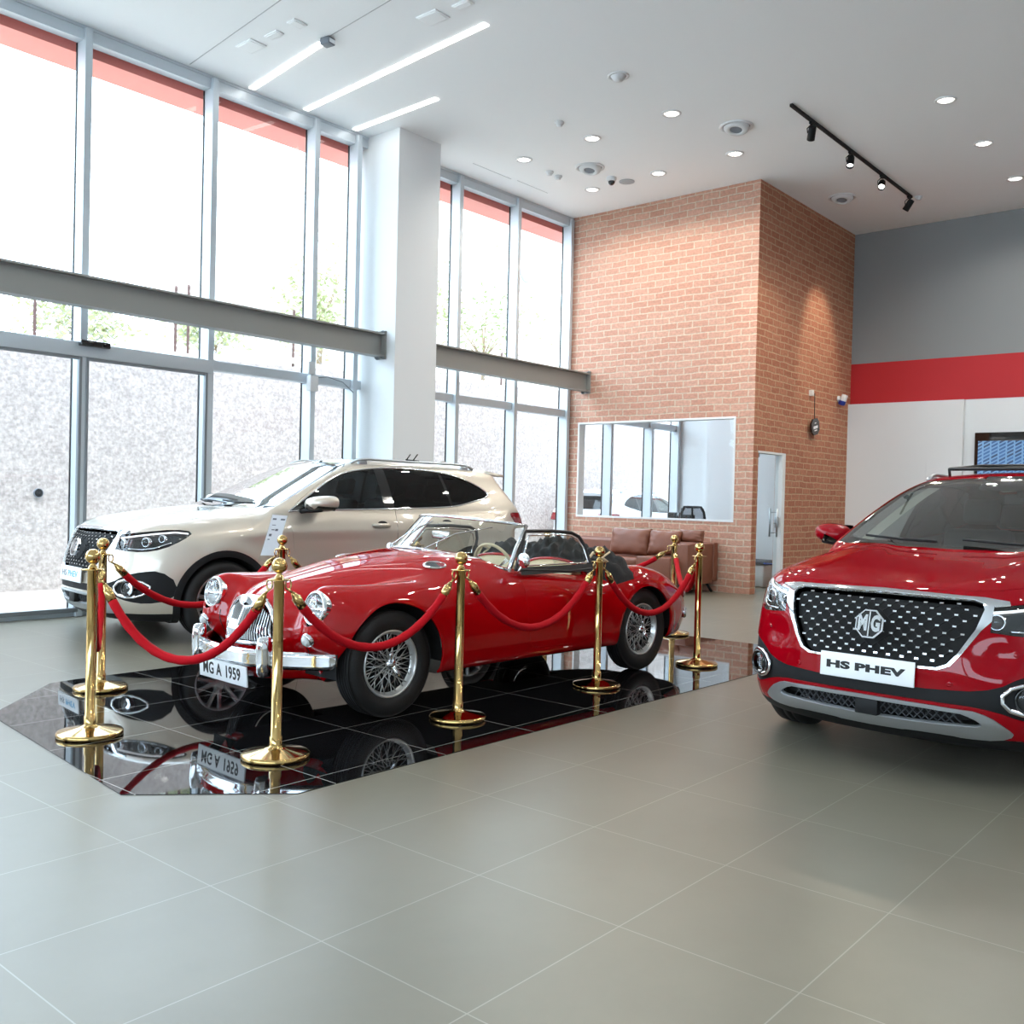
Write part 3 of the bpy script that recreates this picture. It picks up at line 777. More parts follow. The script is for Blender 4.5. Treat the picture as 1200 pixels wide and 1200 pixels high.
def suv_cabin(root, sh):
    mb = MB()
    rows = []
    for y in np.linspace(-.74, .74, 13):
        k = .30*y*y
        rows.append([Vector((.93-k, y, 1.085)), Vector((.75-k*.8, y, 1.115)), Vector((.45, y, 1.09)), Vector((.33, y, 1.02)), Vector((.32, y, .70)), Vector((.5, y, .45))])
    mb.grid(rows); d = mb.build('dashboard', M_cabin2, root)
    mb = MB(); mb.box((.34, -.14, 1.0), (.37, .14, 1.13), .01); mb.build('centre_screen', M_gloss, root)
    for y in (.37, -.37):
        mb = MB(); seat_shape(mb, (-.25, y, .62)); mb.build('seat', M_cabin2, root)
    mb = MB()
    for y in (.38, -.02, -.38): seat_shape(mb, (-1.15, y, .64), .40, .5, .58, .3)
    mb.build('rear_seat', M_cabin2, root)
    mb = MB(); C0 = Vector((.22, .37, .98)); ax = Vector((-.90, 0, .42)).normalized(); u = Vector((0, 1, 0)); v = ax.cross(u)
    mb.tube([C0+(u*math.cos(2*PI*i/32)+v*math.sin(2*PI*i/32))*.185 for i in range(32)], .015, 8, closed=True)
    mb.sphere(C0-ax*.02, .065, 16, 10)
    for a in (0, 180, 270): mb.tube([C0, C0+(u*math.cos(R(a))+v*math.sin(R(a)))*.18], .014, 6)
    mb.build('steering_wheel', M_cabin2, root)
    mb = MB(); mb.box((-.30, -.11, 1.415), (-.27, .11, 1.485), .012); mb.box((-.30, -.015, 1.46), (-.22, .015, 1.56), .006); mb.build('rear_view_mirror', M_cabin, root)
    mb = MB(); mb.box((-.06, -.16, 1.53), (.14, .16, 1.56), .02, M=Matrix.Translation((.06, 0, 1.525)) @ Matrix.Rotation(R(27), 4, 'Y') @ Matrix.Translation((-.06, 0, -1.525))); mb.build('sensor_housing', M_gloss, root)
    for s in (1, -1):
        rows = []
        for dy in (-.125, -.075, -.03):
            A, Nn = sh.drop([(.745+dy, 1.15), (.70+dy, 1.27), (.655+dy, 1.38), (.60+dy, 1.49), (.56+dy, 1.55)], 'x', 1.4)
            rows.append([Vector((a[0]-n[0]*.035, (a[1]-n[1]*.035)*s, a[2]-n[2]*.035)) for a, n in zip(A, Nn)])
        mb = MB(); mb.grid(rows)
        mb.build('pillar_trim', M_beige, root)
    mb = MB(); mb.box((-1.9, -.80, .36), (1.0, .80, .40)); mb.build('cabin_floor', M_cabin2, root)
    mb = MB(); mb.grid([[Vector((x, y, z-.09*y*y)) for x, z in ((-.08, 1.56), (-.4, 1.60), (-.8, 1.613), (-1.3, 1.60), (-1.8, 1.55))] for y in np.linspace(-.56, .56, 9)]); mb.build('headliner', M_beige, root)
def number_plate(root, c, w, h, lean, pieces, name='number_plate', M=None):
    Mx = M or (Matrix.Translation(c) @ Matrix.Rotation(-lean, 4, 'Y') @ Matrix(((0, 0, 1, 0), (1, 0, 0, 0), (0, 1, 0, 0), (0, 0, 0, 1))))
    mb = MB(); mb.box((-w/2, -h/2, -.006), (w/2, h/2, .004), .003, 2, M=Mx); o = mb.build(name, M_white, root)
    for body, x, size, sx, m, bold in pieces:
        text_obj('lettering', body, size, m, o, Mx @ Matrix.Translation((x, 0, .0045)), .0008, sx=sx, bold=bold)
    return o
# ------------------------------------------------------------------ the open roadster (x forward, y left, z up)
WB = 1.255
def mga_field():
    hc = pc([2.1, 1.95, 1.85, 1.76, 1.62, 1.4, 1.1, .8, .55, .30, 0, -.3, -.6, -.85, -1.1, -1.4, -1.7, -2.0, -2.2, -2.4], [.38, .60, .685, .735, .785, .840, .900, .940, .958, .945, .90, .86, .84, .83, .80, .745, .665, .545, .43, .28])
    hw = pc([1.95, 1.7, 1.4, 1.0, .6, 0, -.8, -1.4, -1.9, -2.3], [.25, .29, .37, .48, .60, .66, .60, .50, .42, .36])
    fz = pc([1.95, 1.84, 1.74, 1.6, 1.4, 1.1, .8, .4, .1, -.2, -.45, -.62, -.78, -.95, -1.1, -1.25, -1.45, -1.65, -1.9, -2.1, -2.3], [.68, .778, .797, .795, .788, .793, .803, .812, .806, .782, .75, .738, .758, .796, .818, .820, .79, .735, .635, .53, .40])
    fy = pc([1.8, 1.6, 1.2, .8, .3, -.6, -1.2, -1.6, -2.0, -2.3], [.55, .55, .56, .585, .615, .62, .59, .55, .46, .36])
    fw = pc([1.8, 1.4, .9, .4, -.6, -1.2, -1.8, -2.3], [.19, .20, .22, .26, .25, .22, .21, .20])
    W = pc([1.9, 1.75, 1.55, 1.25, .85, .4, 0, -.5, -.85, -1.25, -1.55, -1.8, -2.05, -2.2, -2.3], [.66, .695, .722, .738, .734, .722, .715, .715, .724, .738, .712, .655, .55, .45, .34])
    V = pc([.20, .28, .36, .46, .54, .62, .70, .78, .86], [-.055, -.022, -.006, 0, -.002, -.012, -.034, -.075, -.15])
    px = pc([0, .12, .2, .27, .33, .40, .46, .52, .57, .62, .67, .71, .75, .8], [1.885, 1.875, 1.845, 1.79, 1.735, 1.73, 1.76, 1.80, 1.808, 1.79, 1.735, 1.635, 1.47, 1.1])
    lz = pc([.42, .50, .58, .66, .74, .85], [0, .005, .035, .075, .14, .3])
    lb = pc([.15, .22, .28, .34, .40, .46, .54, .62], [.30, .24, .205, .18, .12, .055, .008, 0])
    rz = pc([.2, .3, .4, .48, .56, .7, .85], [2.14, 2.22, 2.27, 2.27, 2.22, 2.05, 1.8])
    rp = pc([0, .3, .5, .62, .72], [0, .03, .12, .28, .55])
    def F(x, y, z):
        y = np.abs(y)
        h = z-(hc(x)-.10*(y/hw(x))**2.6)
        f = z-(fz(x)-.10*((y-fy(x))/fw(x))**2-.35*np.maximum(np.abs(y-fy(x))-fw(x), 0))
        top = smin(h, f, .05)
        sd = W(x)+V(z)
        for cx in (WB, -WB):
            r = np.sqrt((x-cx)**2+(z-.33)**2); sd = sd+.008*np.exp(-((r-.385)/.04)**2)
        fr = px(y)-np.where(z > .62, 0, lb(z))*(.10+.90*np.minimum((y/.62)**2, 1.2))-np.where(z < .42, 0, lz(z))*np.clip(1-.55*np.exp(-((y-.56)/.13)**2), 0, 1)
        b = smax(top, y-sd, .11)
        b = smax(b, (x-fr)*.85, .055)
        b = smax(b, (-x-rz(z)+rp(y))*.8, .16)
        b = smax(b, .225-z, .05)
        return b
    return F
def build_mga():
    sh = Shell(mga_field(), (-2.4, -.04, .16), (2.05, .86, 1.06), .0175)
    side = lambda c, n: c.y > .45 and n.y > .02
    top = lambda c, n: n.z > .1 and c.z > .4
    def arch(cx, r, zc): return circ(cx, zc, r, 40, 0, 180)+[(cx-r*1.0, zc), (cx-r*.99, .05), (cx+r*.99, .05), (cx+r, zc)]
    sh.cut('hole', arch(WB+.015, .365, .325), 'y', lambda c, n: c.y > .48)
    sh.cut('hole', arch(-WB+.01, .355, .31), 'y', lambda c, n: c.y > .48)
    # cockpit opening, door and bonnet
    cock = rounded([(.40, -.3), (.40, .30), (.33, .46), (.22, .535), (.10, .555), (-.45, .56), (-.66, .545), (-.76, .45), (-.80, .25), (-.80, -.3)], 2)
    sh.cut('hole', cock, 'z', lambda c, n: n.z > -.2 and c.z > .6)
    sh.cut('under', [(-3, 0), (3, 0), (3, .232), (-3, .232)], 'y')
    door = rounded([(.125, .87), (.13, .80), (.125, .60), (.105, .40), (.07, .315), (.0, .30), (-.50, .30), (-.58, .325), (-.615, .42), (-.63, .60), (-.635, .80), (-.635, .87)], 1)
    sh.cut('door', door, 'y', lambda c, n: c.y > .5)
    bon = rounded([(1.66, -.2), (1.66, .10), (1.56, .22), (1.3, .295), (1.0, .36), (.74, .42), (.68, .36), (.685, -.2)], 2)
    sh.cut('bonnet', bon, 'z', lambda c, n: n.z > .3 and c.z > .6)
    boot = rounded([(-1.10, -.2), (-1.10, .30), (-1.2, .38), (-1.6, .36), (-1.95, .30), (-2.06, .15), (-2.06, -.2)], 2)
    sh.cut('boot', boot, 'z', lambda c, n: n.z > .1 and c.z > .4)
    gri = [(0-.2, .438), (.20, .445), (.248, .462), (.262, .49), (.248, .55), (.205, .625), (.15, .668), (.08, .685), (-.2, .688)]
    sh.cut('grille', rounded(gri, 1), 'x', lambda c, n: c.x > 1.6 and n.x > .1)
    sh.cut('hole', circ(.555, .668, .094, 28), 'x', lambda c, n: c.x > 1.5)
    sh.done()
    root = empty('roadster'); P = M_mga
    sh.part('', 'body_shell', P, root, gap=.0012, flange=.014)
    sh.part('under', 'underbody', M_dark, root, gap=0, flange=0)
    sh.pair('door', 'door', P, root, gap=.0016)
    sh.part('bonnet', 'bonnet', P, root, gap=.0014)
    sh.part('boot', 'boot_lid', P, root, gap=.0014)
    # grille: V of upright slats, chrome shield frame and badge
    g = sh.part('grille', 'grille', M_dark, root, gap=0, off=-.05, flange=0)
    gf = dense(rounded([(0, .434), (.20, .440), (.252, .458), (.268, .49), (.252, .555), (.208, .632), (.15, .674), (.08, .690), (0, .694), (-.08, .690), (-.15, .674), (-.208, .632), (-.252, .555), (-.268, .49), (-.252, .458), (-.20, .440)], 1), .02, True)
    A, Nn = sh.drop(gf, 'x', 2.2)
    bul = lambda y, z: .055*max(0, 1-(abs(y)/.27)**2)
    mb = MB(); mb.tube([Vector((a[0]+.006, a[1], a[2])) for a in A], .015, 10, closed=True); mb.build('grille_surround', M_chrome, g)
    mb = MB()
    for s in (1, -1):
        for i in range(13):
            y = .035+i*.0165
            z1 = min(.662-.0*y, .668-.55*max(0, y-.11)); z0 = .455+.10*max(0, y-.2)
            if z1-z0 < .03: continue
            ps = [(y*(.92+.08*t if i else 1), z1+(z0-z1)*t) for t in (0, .25, .5, .75, 1)]
            A, Nn = sh.drop(ps, 'x', 2.2)
            rows = []
            for a in A:
                x = a[0]+.012-.25*(a[1]*.15)
                rows.append([Vector((x-.02, a[1]*s-.0028, a[2])), Vector((x, a[1]*s-.0028, a[2])), Vector((x+.004, a[1]*s, a[2])), Vector((x, a[1]*s+.0028, a[2])), Vector((x-.02, a[1]*s+.0028, a[2]))])
            mb.grid(rows, smooth=False)
    mb.build('slats', M_chrome, g, weld=False)
    A, Nn = sh.drop([(0, .44+.01*i) for i in range(24)], 'x', 2.2)
    mb = MB(); mb.grid([[Vector((a[0]+dx, w, a[2])) for w, dx in ((-.018, .004), (-.012, .020), (0, .026), (.012, .020), (.018, .004))] for a in A]); mb.build('centre_bar', M_chrome, g)
    # crown of the surround with octagon badge
    ps = []
    mb = MB(); rows = []
    for z, hwd in ((.700, .115), (.690, .150), (.675, .158), (.655, .10), (.640, .045), (.622, .022)):
        A, Nn = sh.drop([(abs(t)*hwd, z) for t in np.linspace(-1, 1, 13)], 'x', 2.2)
        rows.append([Vector((a[0]+.014+.010*(1-abs(t)), t*hwd, z)) for a, t in zip(A, np.linspace(-1, 1, 13))])
    mb.grid(rows); mb.build('grille_crown', M_chrome, g)
    A, Nn = sh.drop([(0, .668)], 'x', 2.2)
    emblem(g, (A[0][0]+.030, 0, .672), .030, R(30), 'badge')
    # bumper, overriders, plate
    def bar(ys):
        return [Vector((1.985-.30*(abs(y)/.64)**2.5-.02*abs(y), y, .375)) for y in ys]
    mb = MB(); rows = []
    ys = [-.655, -.65]+list(np.linspace(-.64, .64, 33))+[.65, .655]
    for y, p in zip(ys, bar(ys)):
        k = .3 if abs(y) > .652 else .8 if abs(y) > .645 else 1
        rows.append([p+Vector((dx*k, 0, dz*k)) for dx, dz in ((-.03, .048), (-.004, .05), (.012, .038), (.022, .024), (.014, .014), (.026, 0), (.014, -.014), (.022, -.024), (.012, -.038), (-.004, -.05), (-.03, -.048))])
    mb.grid(rows, closed_v=True, cap=True); bumper = mb.build('front_bumper', M_chrome, root)
    for s in (1, -1):
        mb = MB(); rows = []
        for z, w, d in ((.278, .006, .02), (.284, .026, .038), (.31, .034, .050), (.37, .036, .054), (.43, .036, .056), (.475, .034, .052), (.50, .028, .044), (.508, .008, .03)):
            c = Vector((1.925, .36*s, z))
            rows.append([c+Vector((-.02+(d+.02)*max(0, math.cos(a))**.7 if math.cos(a) > 0 else -.02, w*math.sin(a), 0)) for a in [2*PI*i/20 for i in range(20)]])
        mb.grid(rows, closed_v=True, cap=True); mb.build('overrider', M_chrome, bumper)
    Mx = Matrix.Translation((1.975, -.005, .268)) @ Matrix.Rotation(R(4), 4, 'Y') @ Matrix(((0, 0, 1, 0), (1, 0, 0, 0), (0, 1, 0, 0), (0, 0, 0, 1)))
    number_plate(root, None, .53, .118, 0, [('MG A', -.115, .098, .84, M_ink, .0022), ('1959', .115, .098, .84, M_ink, .0022)], M=Mx)
    # rear bumper
    mb = MB(); rows = []
    for y in np.linspace(-.6, .6, 25):
        p = Vector((-2.25+.30*(abs(y)/.6)**2.4, y, .40)); rows.append([p+Vector((dx, 0, dz)) for dx, dz in ((.02, .045), (-.012, .04), (-.022, 0), (-.012, -.04), (.02, -.045))])
    mb.grid(rows, closed_v=True, cap=True); rb = mb.build('rear_bumper', M_chrome, root)
    for s in (1, -1):
        mb = MB(); mb.sphere((-2.255, .34*s, .40), 1, 14, 10, (.035, .032, .10)); mb.build('overrider', M_chrome, rb)
    for s in (1, -1):
        # headlight in its chrome ring
        A, Nn = sh.drop([(.555, .665)], 'x', 2.2); n = Vector((.985, .02*s, .17)).normalized(); p = Vector((1.712, .555*s, .668))
        Mx = frame_M(p, Vector((0, 1, 0)), n.cross(Vector((0, 1, 0))))
        mb = MB(); mb.lathe([(.098, -.06), (.100, .0), (.103, .012), (.103, .020), (.097, .030), (.089, .034), (.085, .026), (.085, .010)], 40, Mx)
        h = mb.build('headlight', M_chrome, root)
        mb = MB(); mb.lathe([(.086, .016), (.060, -.030), (.025, -.055), (0, -.06)], 32, Mx); mb.sphere((0, 0, -.02), .018, 12, 8, M=Mx); mb.build('reflector', M_chrome, h)
        mb = MB(); mb.lathe([(.0, .046), (.03, .044), (.06, .036), (.078, .026), (.087, .016)], 32, Mx)
        for v in mb.bm.verts: v.co += n*.0012*math.sin(v.co.y*240)
        mb.build('lens', M_gl_lamp2, h)
        A, Nn = sh.drop([(.565, .498)], 'x', 2.2); n = Vector((Nn[0][0], Nn[0][1]*s, Nn[0][2])); p = Vector((A[0][0], A[0][1]*s, A[0][2]))
        Mx = frame_M(p, Vector((0, 1, 0)), n.cross(Vector((0, 1, 0))))
        mb = MB(); mb.lathe([(.040, -.02), (.041, .006), (.035, .014), (.032, .010)], 28, Mx)
        mb.mi = 1; mb.lathe([(.034, .010), (.028, .024), (.014, .032), (0, .034)], 28, Mx); mb.build('side_light', [M_chrome, M_lampw2], root)
        A, Nn = sh.drop(dense([(.46, .57), (.455, .50), (.45, .40)], .02), 'x', 2.2)
        mb = MB(); mb.tube([Vector((a[0], a[1]*s, a[2])) for a in A], .003, 6); mb.build('wing_beading', M_ink, root)
        # tail lamp
        A, Nn = sh.drop([(-1.99, .55)], 'y', 1.0); p = Vector((A[0][0], A[0][1]*s, A[0][2]))
        mb = MB(); mb.sphere(p, 1, 16, 10, (.06, .03, .04)); mb.build('tail_light', M_lampred, root)
        # vent grille on the scuttle
        A, Nn = sh.drop([(.76, .475)], 'z', 1.3); n = Vector((Nn[0][0], Nn[0][1]*s, Nn[0][2])); p = Vector((A[0][0], A[0][1]*s, A[0][2]))
        Mx = frame_M(p, Vector((1, -.1*s, 0)), n.cross(Vector((1, -.1*s, 0)))) @ Matrix.Diagonal((1, .55, 1, 1))
        mb = MB(); mb.lathe([(.088, -.004), (.088, .005), (.080, .010), (.070, .006), (.068, .0)], 32, Mx); v = mb.build('bonnet_vent', M_chrome, root)
        mb = MB(); mb.lathe([(.070, .002), (0, .003)], 24, Mx)
        mb.mi = 1
        for k in range(-3, 4): mb.box((k*.018-.002, -.055, .002), (k*.018+.002, .055, .006), M=Mx)
        mb.build('vent_mesh', [M_dark, M_inkgrey], v)
        # hood-side light strip, door hinge side mirror
        for cx in (WB, -WB):
            yo = .625*s; zc = .325
            rows = [[Vector((cx+.40*math.cos(R(a)), y*s, .325+.40*math.sin(R(a)))) for y in (.36, .56, .66)] for a in range(-8, 189, 8)]
            mb = MB(); mb.grid(rows); mb.grid([[Vector((cx, .36*s, .325)), Vector((cx+.40*math.cos(R(a)), .36*s, .325+.40*math.sin(R(a))))] for a in range(-8, 189, 8)]); mb.build('wheel_housing', M_dark, root)
            wire_wheel((cx, .595*s, .322), s, root)
    # windscreen
    def base(t):      # t -1..1 across; a curved bow
        a = abs(t); return Vector((.60-.40*a**2.1, t*.575, .952-.135*a**2.2+.012))
    def topp(t):
        a = abs(t); return Vector((.345-.40*a**2.2, t*.515, 1.185-.055*a**2))
    T = [i/14 for i in range(-14, 15)]
    mb = MB(); mb.grid([[base(t).lerp(topp(t), k) for k in (0, .25, .5, .75, 1)] for t in T]); ws = mb.build('windscreen', M_gl_roadster, root)
    mb = MB(); mb.tube([topp(t) for t in T], .011, 8); mb.tube([base(t) for t in T], .012, 8)
    for s in (1, -1): mb.tube([base(s)-Vector((0, 0, .05)), base(s).lerp(topp(s), .5), topp(s)], [.020, .016, .013], 8)
    mb.build('windscreen_frame', M_chrome, ws)
    mb = MB(); mb.grid([[base(t)+Vector((dx, 0, dz)) for dx, dz in ((.04, -.028), (.02, -.002), (0, 0))] for t in T]); mb.build('windscreen_seal', M_ink, ws)
    for y in (.18, -.18):
        p = base(y/.575); mb = MB(); mb.tube([p+Vector((.05, 0, -.02)), p+Vector((.04, 0, .01)), p.lerp(topp((y+.16)/.515), .5)+Vector((.015, 0, .01)), p.lerp(topp((y+.27)/.515), .8)+Vector((.012, 0, .01))], .0045, 6); mb.build('wiper', M_chrome, root)
    # side curtains
    for s in (1, -1):
        fr = [(.155, .835), (-.03, 1.092), (-.30, 1.092), (-.52, 1.078), (-.60, 1.048), (-.635, .985), (-.655, .845), (-.655, .815), (-.4, .805), (-.1, .822)]
        yy = lambda z: (.632-(z-.8)*.36)*s
        pts = dense(fr, .03, True)
        mb = MB(); mb.tube([Vector((x, yy(z), z)) for x, z in pts], .013, 8, closed=True); sc = mb.build('side_curtain', M_canvas2, root)
        mb = MB()
        for zt in ((.825, .865),):
            mb.grid([[Vector((x, yy(z)+.010*s, z)) for x in np.linspace(.12, -.65, 12)] for z in (.80, .852)])
        mb.build('curtain_flap', M_canvas2, sc)
        inn = [(.10, .86), (-.05, 1.062), (-.30, 1.068), (-.50, 1.058), (-.575, 1.024), (-.61, .97), (-.625, .86)]
        mb = MB(); mb.tube([Vector((x, yy(z)+.006*s, z)) for x, z in dense(inn, .03, True)], .006, 6, closed=True); mb.build('curtain_frame', M_chrome, sc)
        mb = MB(); mb.grid([[Vector((a[0]*(1-k)+b[0]*k, yy(a[1]*(1-k)+b[1]*k), a[1]*(1-k)+b[1]*k)) for k in (0, .5, 1)] for a, b in (((.13, .85), (-.04, 1.08)), ((-.1, .85), (-.15, 1.088)), ((-.3, .85), (-.3, 1.09)), ((-.45, .85), (-.48, 1.075)), ((-.63, .85), (-.585, 1.035)))]); mb.build('curtain_pane', M_gl_curtain, sc)
        mb = MB(); mb.grid([[Vector((x, yy(z)+.008*s, z)) for x in (-.24, -.40, -.56)] for z in (.865, .96, 1.05)]); mb.build('sliding_pane', M_gl_curtain2, sc)
        # round door mirror
        c = Vector((.165, .70*s, .905))
        mb = MB(); mb.sphere(c, 1, 24, 14, (.030, .052, .052)); mr = mb.build('door_mirror', M_chrome, root)
        mb = MB(); mb.tube([Vector((.19, .635*s, .80)), Vector((.18, .68*s, .84)), c], .007, 8); mb.build('mirror_arm', M_chrome, mr)
    # cockpit
    mb = MB(); rows = []
    for x in np.linspace(.44, -.80, 12): rows.append([Vector((x, y, z)) for y, z in ((-.60, .74), (-.60, .30), (0, .28), (.60, .30), (.60, .74))])
    mb.grid(rows, smooth=False); mb.grid([[Vector((-.80, y, z)) for y in (-.6, .6)] for z in (.28, .86)]); mb.build('cockpit_tub', M_ink, root)
    mb = MB(); mb.grid([[Vector((x, y, z-.22*y*y)) for x, z in ((.44, .94), (.36, .925), (.335, .90), (.33, .74))] for y in np.linspace(-.50, .50, 13)]); d = mb.build('dashboard', M_mga, root)
    for y in (.42, .25, -.12, -.3):
        mb = MB(); Mx = frame_M((.328, y, .84-.1*y*y), (0, 1, 0), (0, 0, 1)); mb.lathe([(.045, 0), (.045, -.012), (.04, -.014), (0, -.010)], 20, Mx); mb.build('gauge', [M_ink], d)
    for y in (.29, -.29):
        mb = MB(); mb.box((-.56, y-.225, .36), (-.02, y+.225, .52), .05, 3)
        Mx = Matrix.Translation((-.52, y, .48)) @ Matrix.Rotation(R(-14), 4, 'Y')
        rows = []
        for k in range(17):
            a = PI*k/16; yv = -math.cos(a)*.235; zt = .35+.05*math.sin(a)
            rows.append([Mx @ Vector((.05+.008*math.sin(k*PI), yv*(1 if h else 1), z)) if False else Mx @ Vector((xx, yv, z)) for xx, z, h in ((.055, 0, 0), (.06+.008*(k % 2), .15, 0), (.05+.008*(k % 2), zt*.8, 0), (.02, zt, 1), (-.05, zt-.01, 1), (-.07, zt*.7, 1), (-.07, 0, 1))])
        mb.grid(rows); st = mb.build('seat', M_cream, root)
        mb = MB(); mb.tube([r[3] for r in rows], .012, 6); mb.build('seat_piping', M_mga, st)
    mb = MB(); C0 = Vector((.02, .29, .81)); ax = Vector((-.93, 0, .36)).normalized(); u = Vector((0, 1, 0)); v = ax.cross(u)
    mb.tube([C0+(u*math.cos(2*PI*i/36)+v*math.sin(2*PI*i/36))*.195 for i in range(36)], .011, 8, closed=True)
    sw = mb.build('steering_wheel', M_cream, root)
    mb = MB(); mb.sphere(C0, .035, 14, 8)
    for a in (90, 210, 330):
        for o_ in (-4, 0, 4): mb.tube([C0+(u*math.cos(R(a))+v*math.sin(R(a)))*.02, C0+(u*math.cos(R(a+o_))+v*math.sin(R(a+o_)))*.19], .003, 5)
    mb.tube([C0, C0-ax*.35], .018, 8); mb.build('wheel_spokes', M_chrome, sw)
    # folded soft top, bundled behind the seats
    rs = random.Random(3); mb = MB(); rows = []
    for i in range(53):
        y = -.69+1.38*i/52; r = []; ed = max(0, abs(y)-.50)/.19
        for k in range(21):
            a = PI*k/20
            cr = .018*math.sin(y*31+k*1.1)+.014*math.sin(y*57-k*.9)+.008*rs.uniform(-1, 1)
            e = 1-.30*ed**2; rx = (.235+cr)*e; rz_ = (.175+cr*1.3+.03*math.sin(y*9+1))*(1-.55*ed**1.5)
            r.append(Vector((-.945-math.cos(a)*rx+.03*math.sin(y*7), y, .80-.03*(abs(y)/.6)**2-.10*ed**1.2+math.sin(a)*rz_)))
        rows.append(r)
    mb.grid(rows, cap=True); stp = mb.build('folded_soft_top', M_canvas, root)
    mb = MB()
    for s in (1, -1):
        mb.tube([Vector((-.62, .56*s, .82)), Vector((-.72, .585*s, .93)), Vector((-.80, .59*s, .90)), Vector((-.92, .585*s, .84))], .011, 6)
        mb.tube([Vector((-.66, .58*s, .80)), Vector((-.76, .6*s, .87)), Vector((-.90, .60*s, .93))], .008, 6)
    mb.build('top_bow', M_cream, stp)
    mb = MB(); mb.tube([Vector((.33, 0, .935)), Vector((.30, 0, 1.02))], .006, 6); mb.box((.27, -.09, 1.02), (.295, .09, 1.075), .012); mb.build('rear_view_mirror', M_chrome, root)
    return root, sh
def wire_wheel(c, s, root, r=.318, w=.150):
    Mx = Matrix.Translation(c) @ Matrix.Rotation(-s*PI/2, 4, 'X'); h = w/2; ri = .197
    mb = MB()
    prof = [(ri, -h*.75), (ri+.02, -h*.98), (ri+.06, -h*1.08), (r-.022, -h*.92), (r-.004, -h*.72)]
    for k in range(-2, 3): prof += [(r, k*.024-.009), (r, k*.024+.006), (r-.005, k*.024+.007), (r-.005, k*.024+.014)]
    prof += [(r-.004, h*.72), (r-.022, h*.92), (ri+.06, h*1.08), (ri+.02, h*.98), (ri, h*.75)]
    mb.lathe(prof, 64, Mx); t = mb.build('wheel', M_tyre, root)
    mb = MB(); mb.lathe([(ri+.006, h*.80), (ri+.004, h*.90), (ri-.003, h*.92), (ri-.010, h*.82), (ri-.014, h*.55), (ri-.024, h*.40)], 56, Mx); mb.mi = 1; mb.lathe([(ri-.024, h*.40), (ri-.030, h*.30), (ri-.032, -h*.4), (ri-.012, -h*.6), (ri, -h*.9)], 56, Mx); mb.build('rim', [M_wire, M_dark], t)
    mb = MB()
    for k in range(26):
        a = 2*PI*k/26; sg = 1 if k % 2 else -1
        for (rh, zh, dz, rr, zr) in ((.036, h*.80, 26, ri-.030, h*.30), (.050, -h*.2, 40, ri-.014, h*.56)):
            b = a+sg*R(dz)
            mb.tube([Mx @ Vector((rh*math.cos(a), rh*math.sin(a), zh)), Mx @ Vector((rr*math.cos(b), rr*math.sin(b), zr))], .0032, 5)
    mb.build('wire_spokes', M_wire, t, weld=False)
    mb = MB(); mb.lathe([(.052, -h*.8), (.05, h*.1), (.040, h*.55), (.038, h*.9), (.030, h*1.02), (.018, h*1.1), (0, h*1.12)], 28, Mx)
    hub = mb.build('hub', M_chrome, t)
    mb = MB()
    for k in range(2):
        a = R(-65+180*k); mb.tube([Mx @ Vector((.018*math.cos(a), .018*math.sin(a), h*1.0)), Mx @ Vector((.055*math.cos(a), .055*math.sin(a), h*1.12)), Mx @ Vector((.078*math.cos(a), .078*math.sin(a), h*1.3))], [.014, .013, .009], 8)
    mb.build('knock_off_spinner', M_chrome, hub)
    mb = MB(); mb.lathe([(ri-.03, -h*.55), (.06, -h*.5), (0, -h*.5)], 32, Mx); mb.build('brake_drum', M_dark, t)
# ------------------------------------------------------------------ the place
H = 5.806            # ceiling
YG = 9.50            # glass wall
XB, YB = 12.46, 6.18 # brick corner
XW = 15.95           # far wall
GS = .004            # granite inlay thickness

def tile_mat(name, col, w, h, ox, oy, gcol, mortar, rough, offs=0., var=.05, bump=.0, spec=.5, coat=0):
    m, t, b = nt(name)
    tc = N(t, 'ShaderNodeTexCoord'); mp = N(t, 'ShaderNodeMapping'); mp.inputs['Location'].default_value = (-ox, -oy, 0)
    br = N(t, 'ShaderNodeTexBrick', offset=offs, squash=1); br.inputs['Scale'].default_value = 1
    br.inputs['Brick Width'].default_value = w; br.inputs['Row Height'].default_value = h; br.inputs['Mortar Size'].default_value = mortar; br.inputs['Mortar Smooth'].default_value = .1
    br.inputs['Color1'].default_value = col; br.inputs['Color2'].default_value = tuple(c*(1-var) for c in col[:3])+(1,); br.inputs['Mortar'].default_value = gcol
    nz = N(t, 'ShaderNodeTexNoise'); nz.inputs['Scale'].default_value = 1.3; nz.inputs['Detail'].default_value = 9; nz.inputs['Roughness'].default_value = .65
    rp = N(t, 'ShaderNodeMapRange'); rp.inputs[1].default_value = .3; rp.inputs[2].default_value = .7; rp.inputs[3].default_value = .90; rp.inputs[4].default_value = 1.06
    mx = N(t, 'ShaderNodeMix', data_type='RGBA', blend_type='MULTIPLY'); mx.inputs[0].default_value = 1
    L(t, tc.outputs['Object'], mp.inputs[0]); L(t, mp.outputs[0], br.inputs['Vector']); L(t, tc.outputs['Object'], nz.inputs['Vector'])
    L(t, nz.outputs['Fac'], rp.inputs[0]); L(t, br.outputs['Color'], mx.inputs[6]); L(t, rp.outputs[0], mx.inputs[7]); L(t, mx.outputs[2], b.inputs['Base Color'])
    b.inputs['Roughness'].default_value = rough; b.inputs['Specular IOR Level'].default_value = spec; b.inputs['Coat Weight'].default_value = coat; b.inputs['Coat Roughness'].default_value = .01
    return m
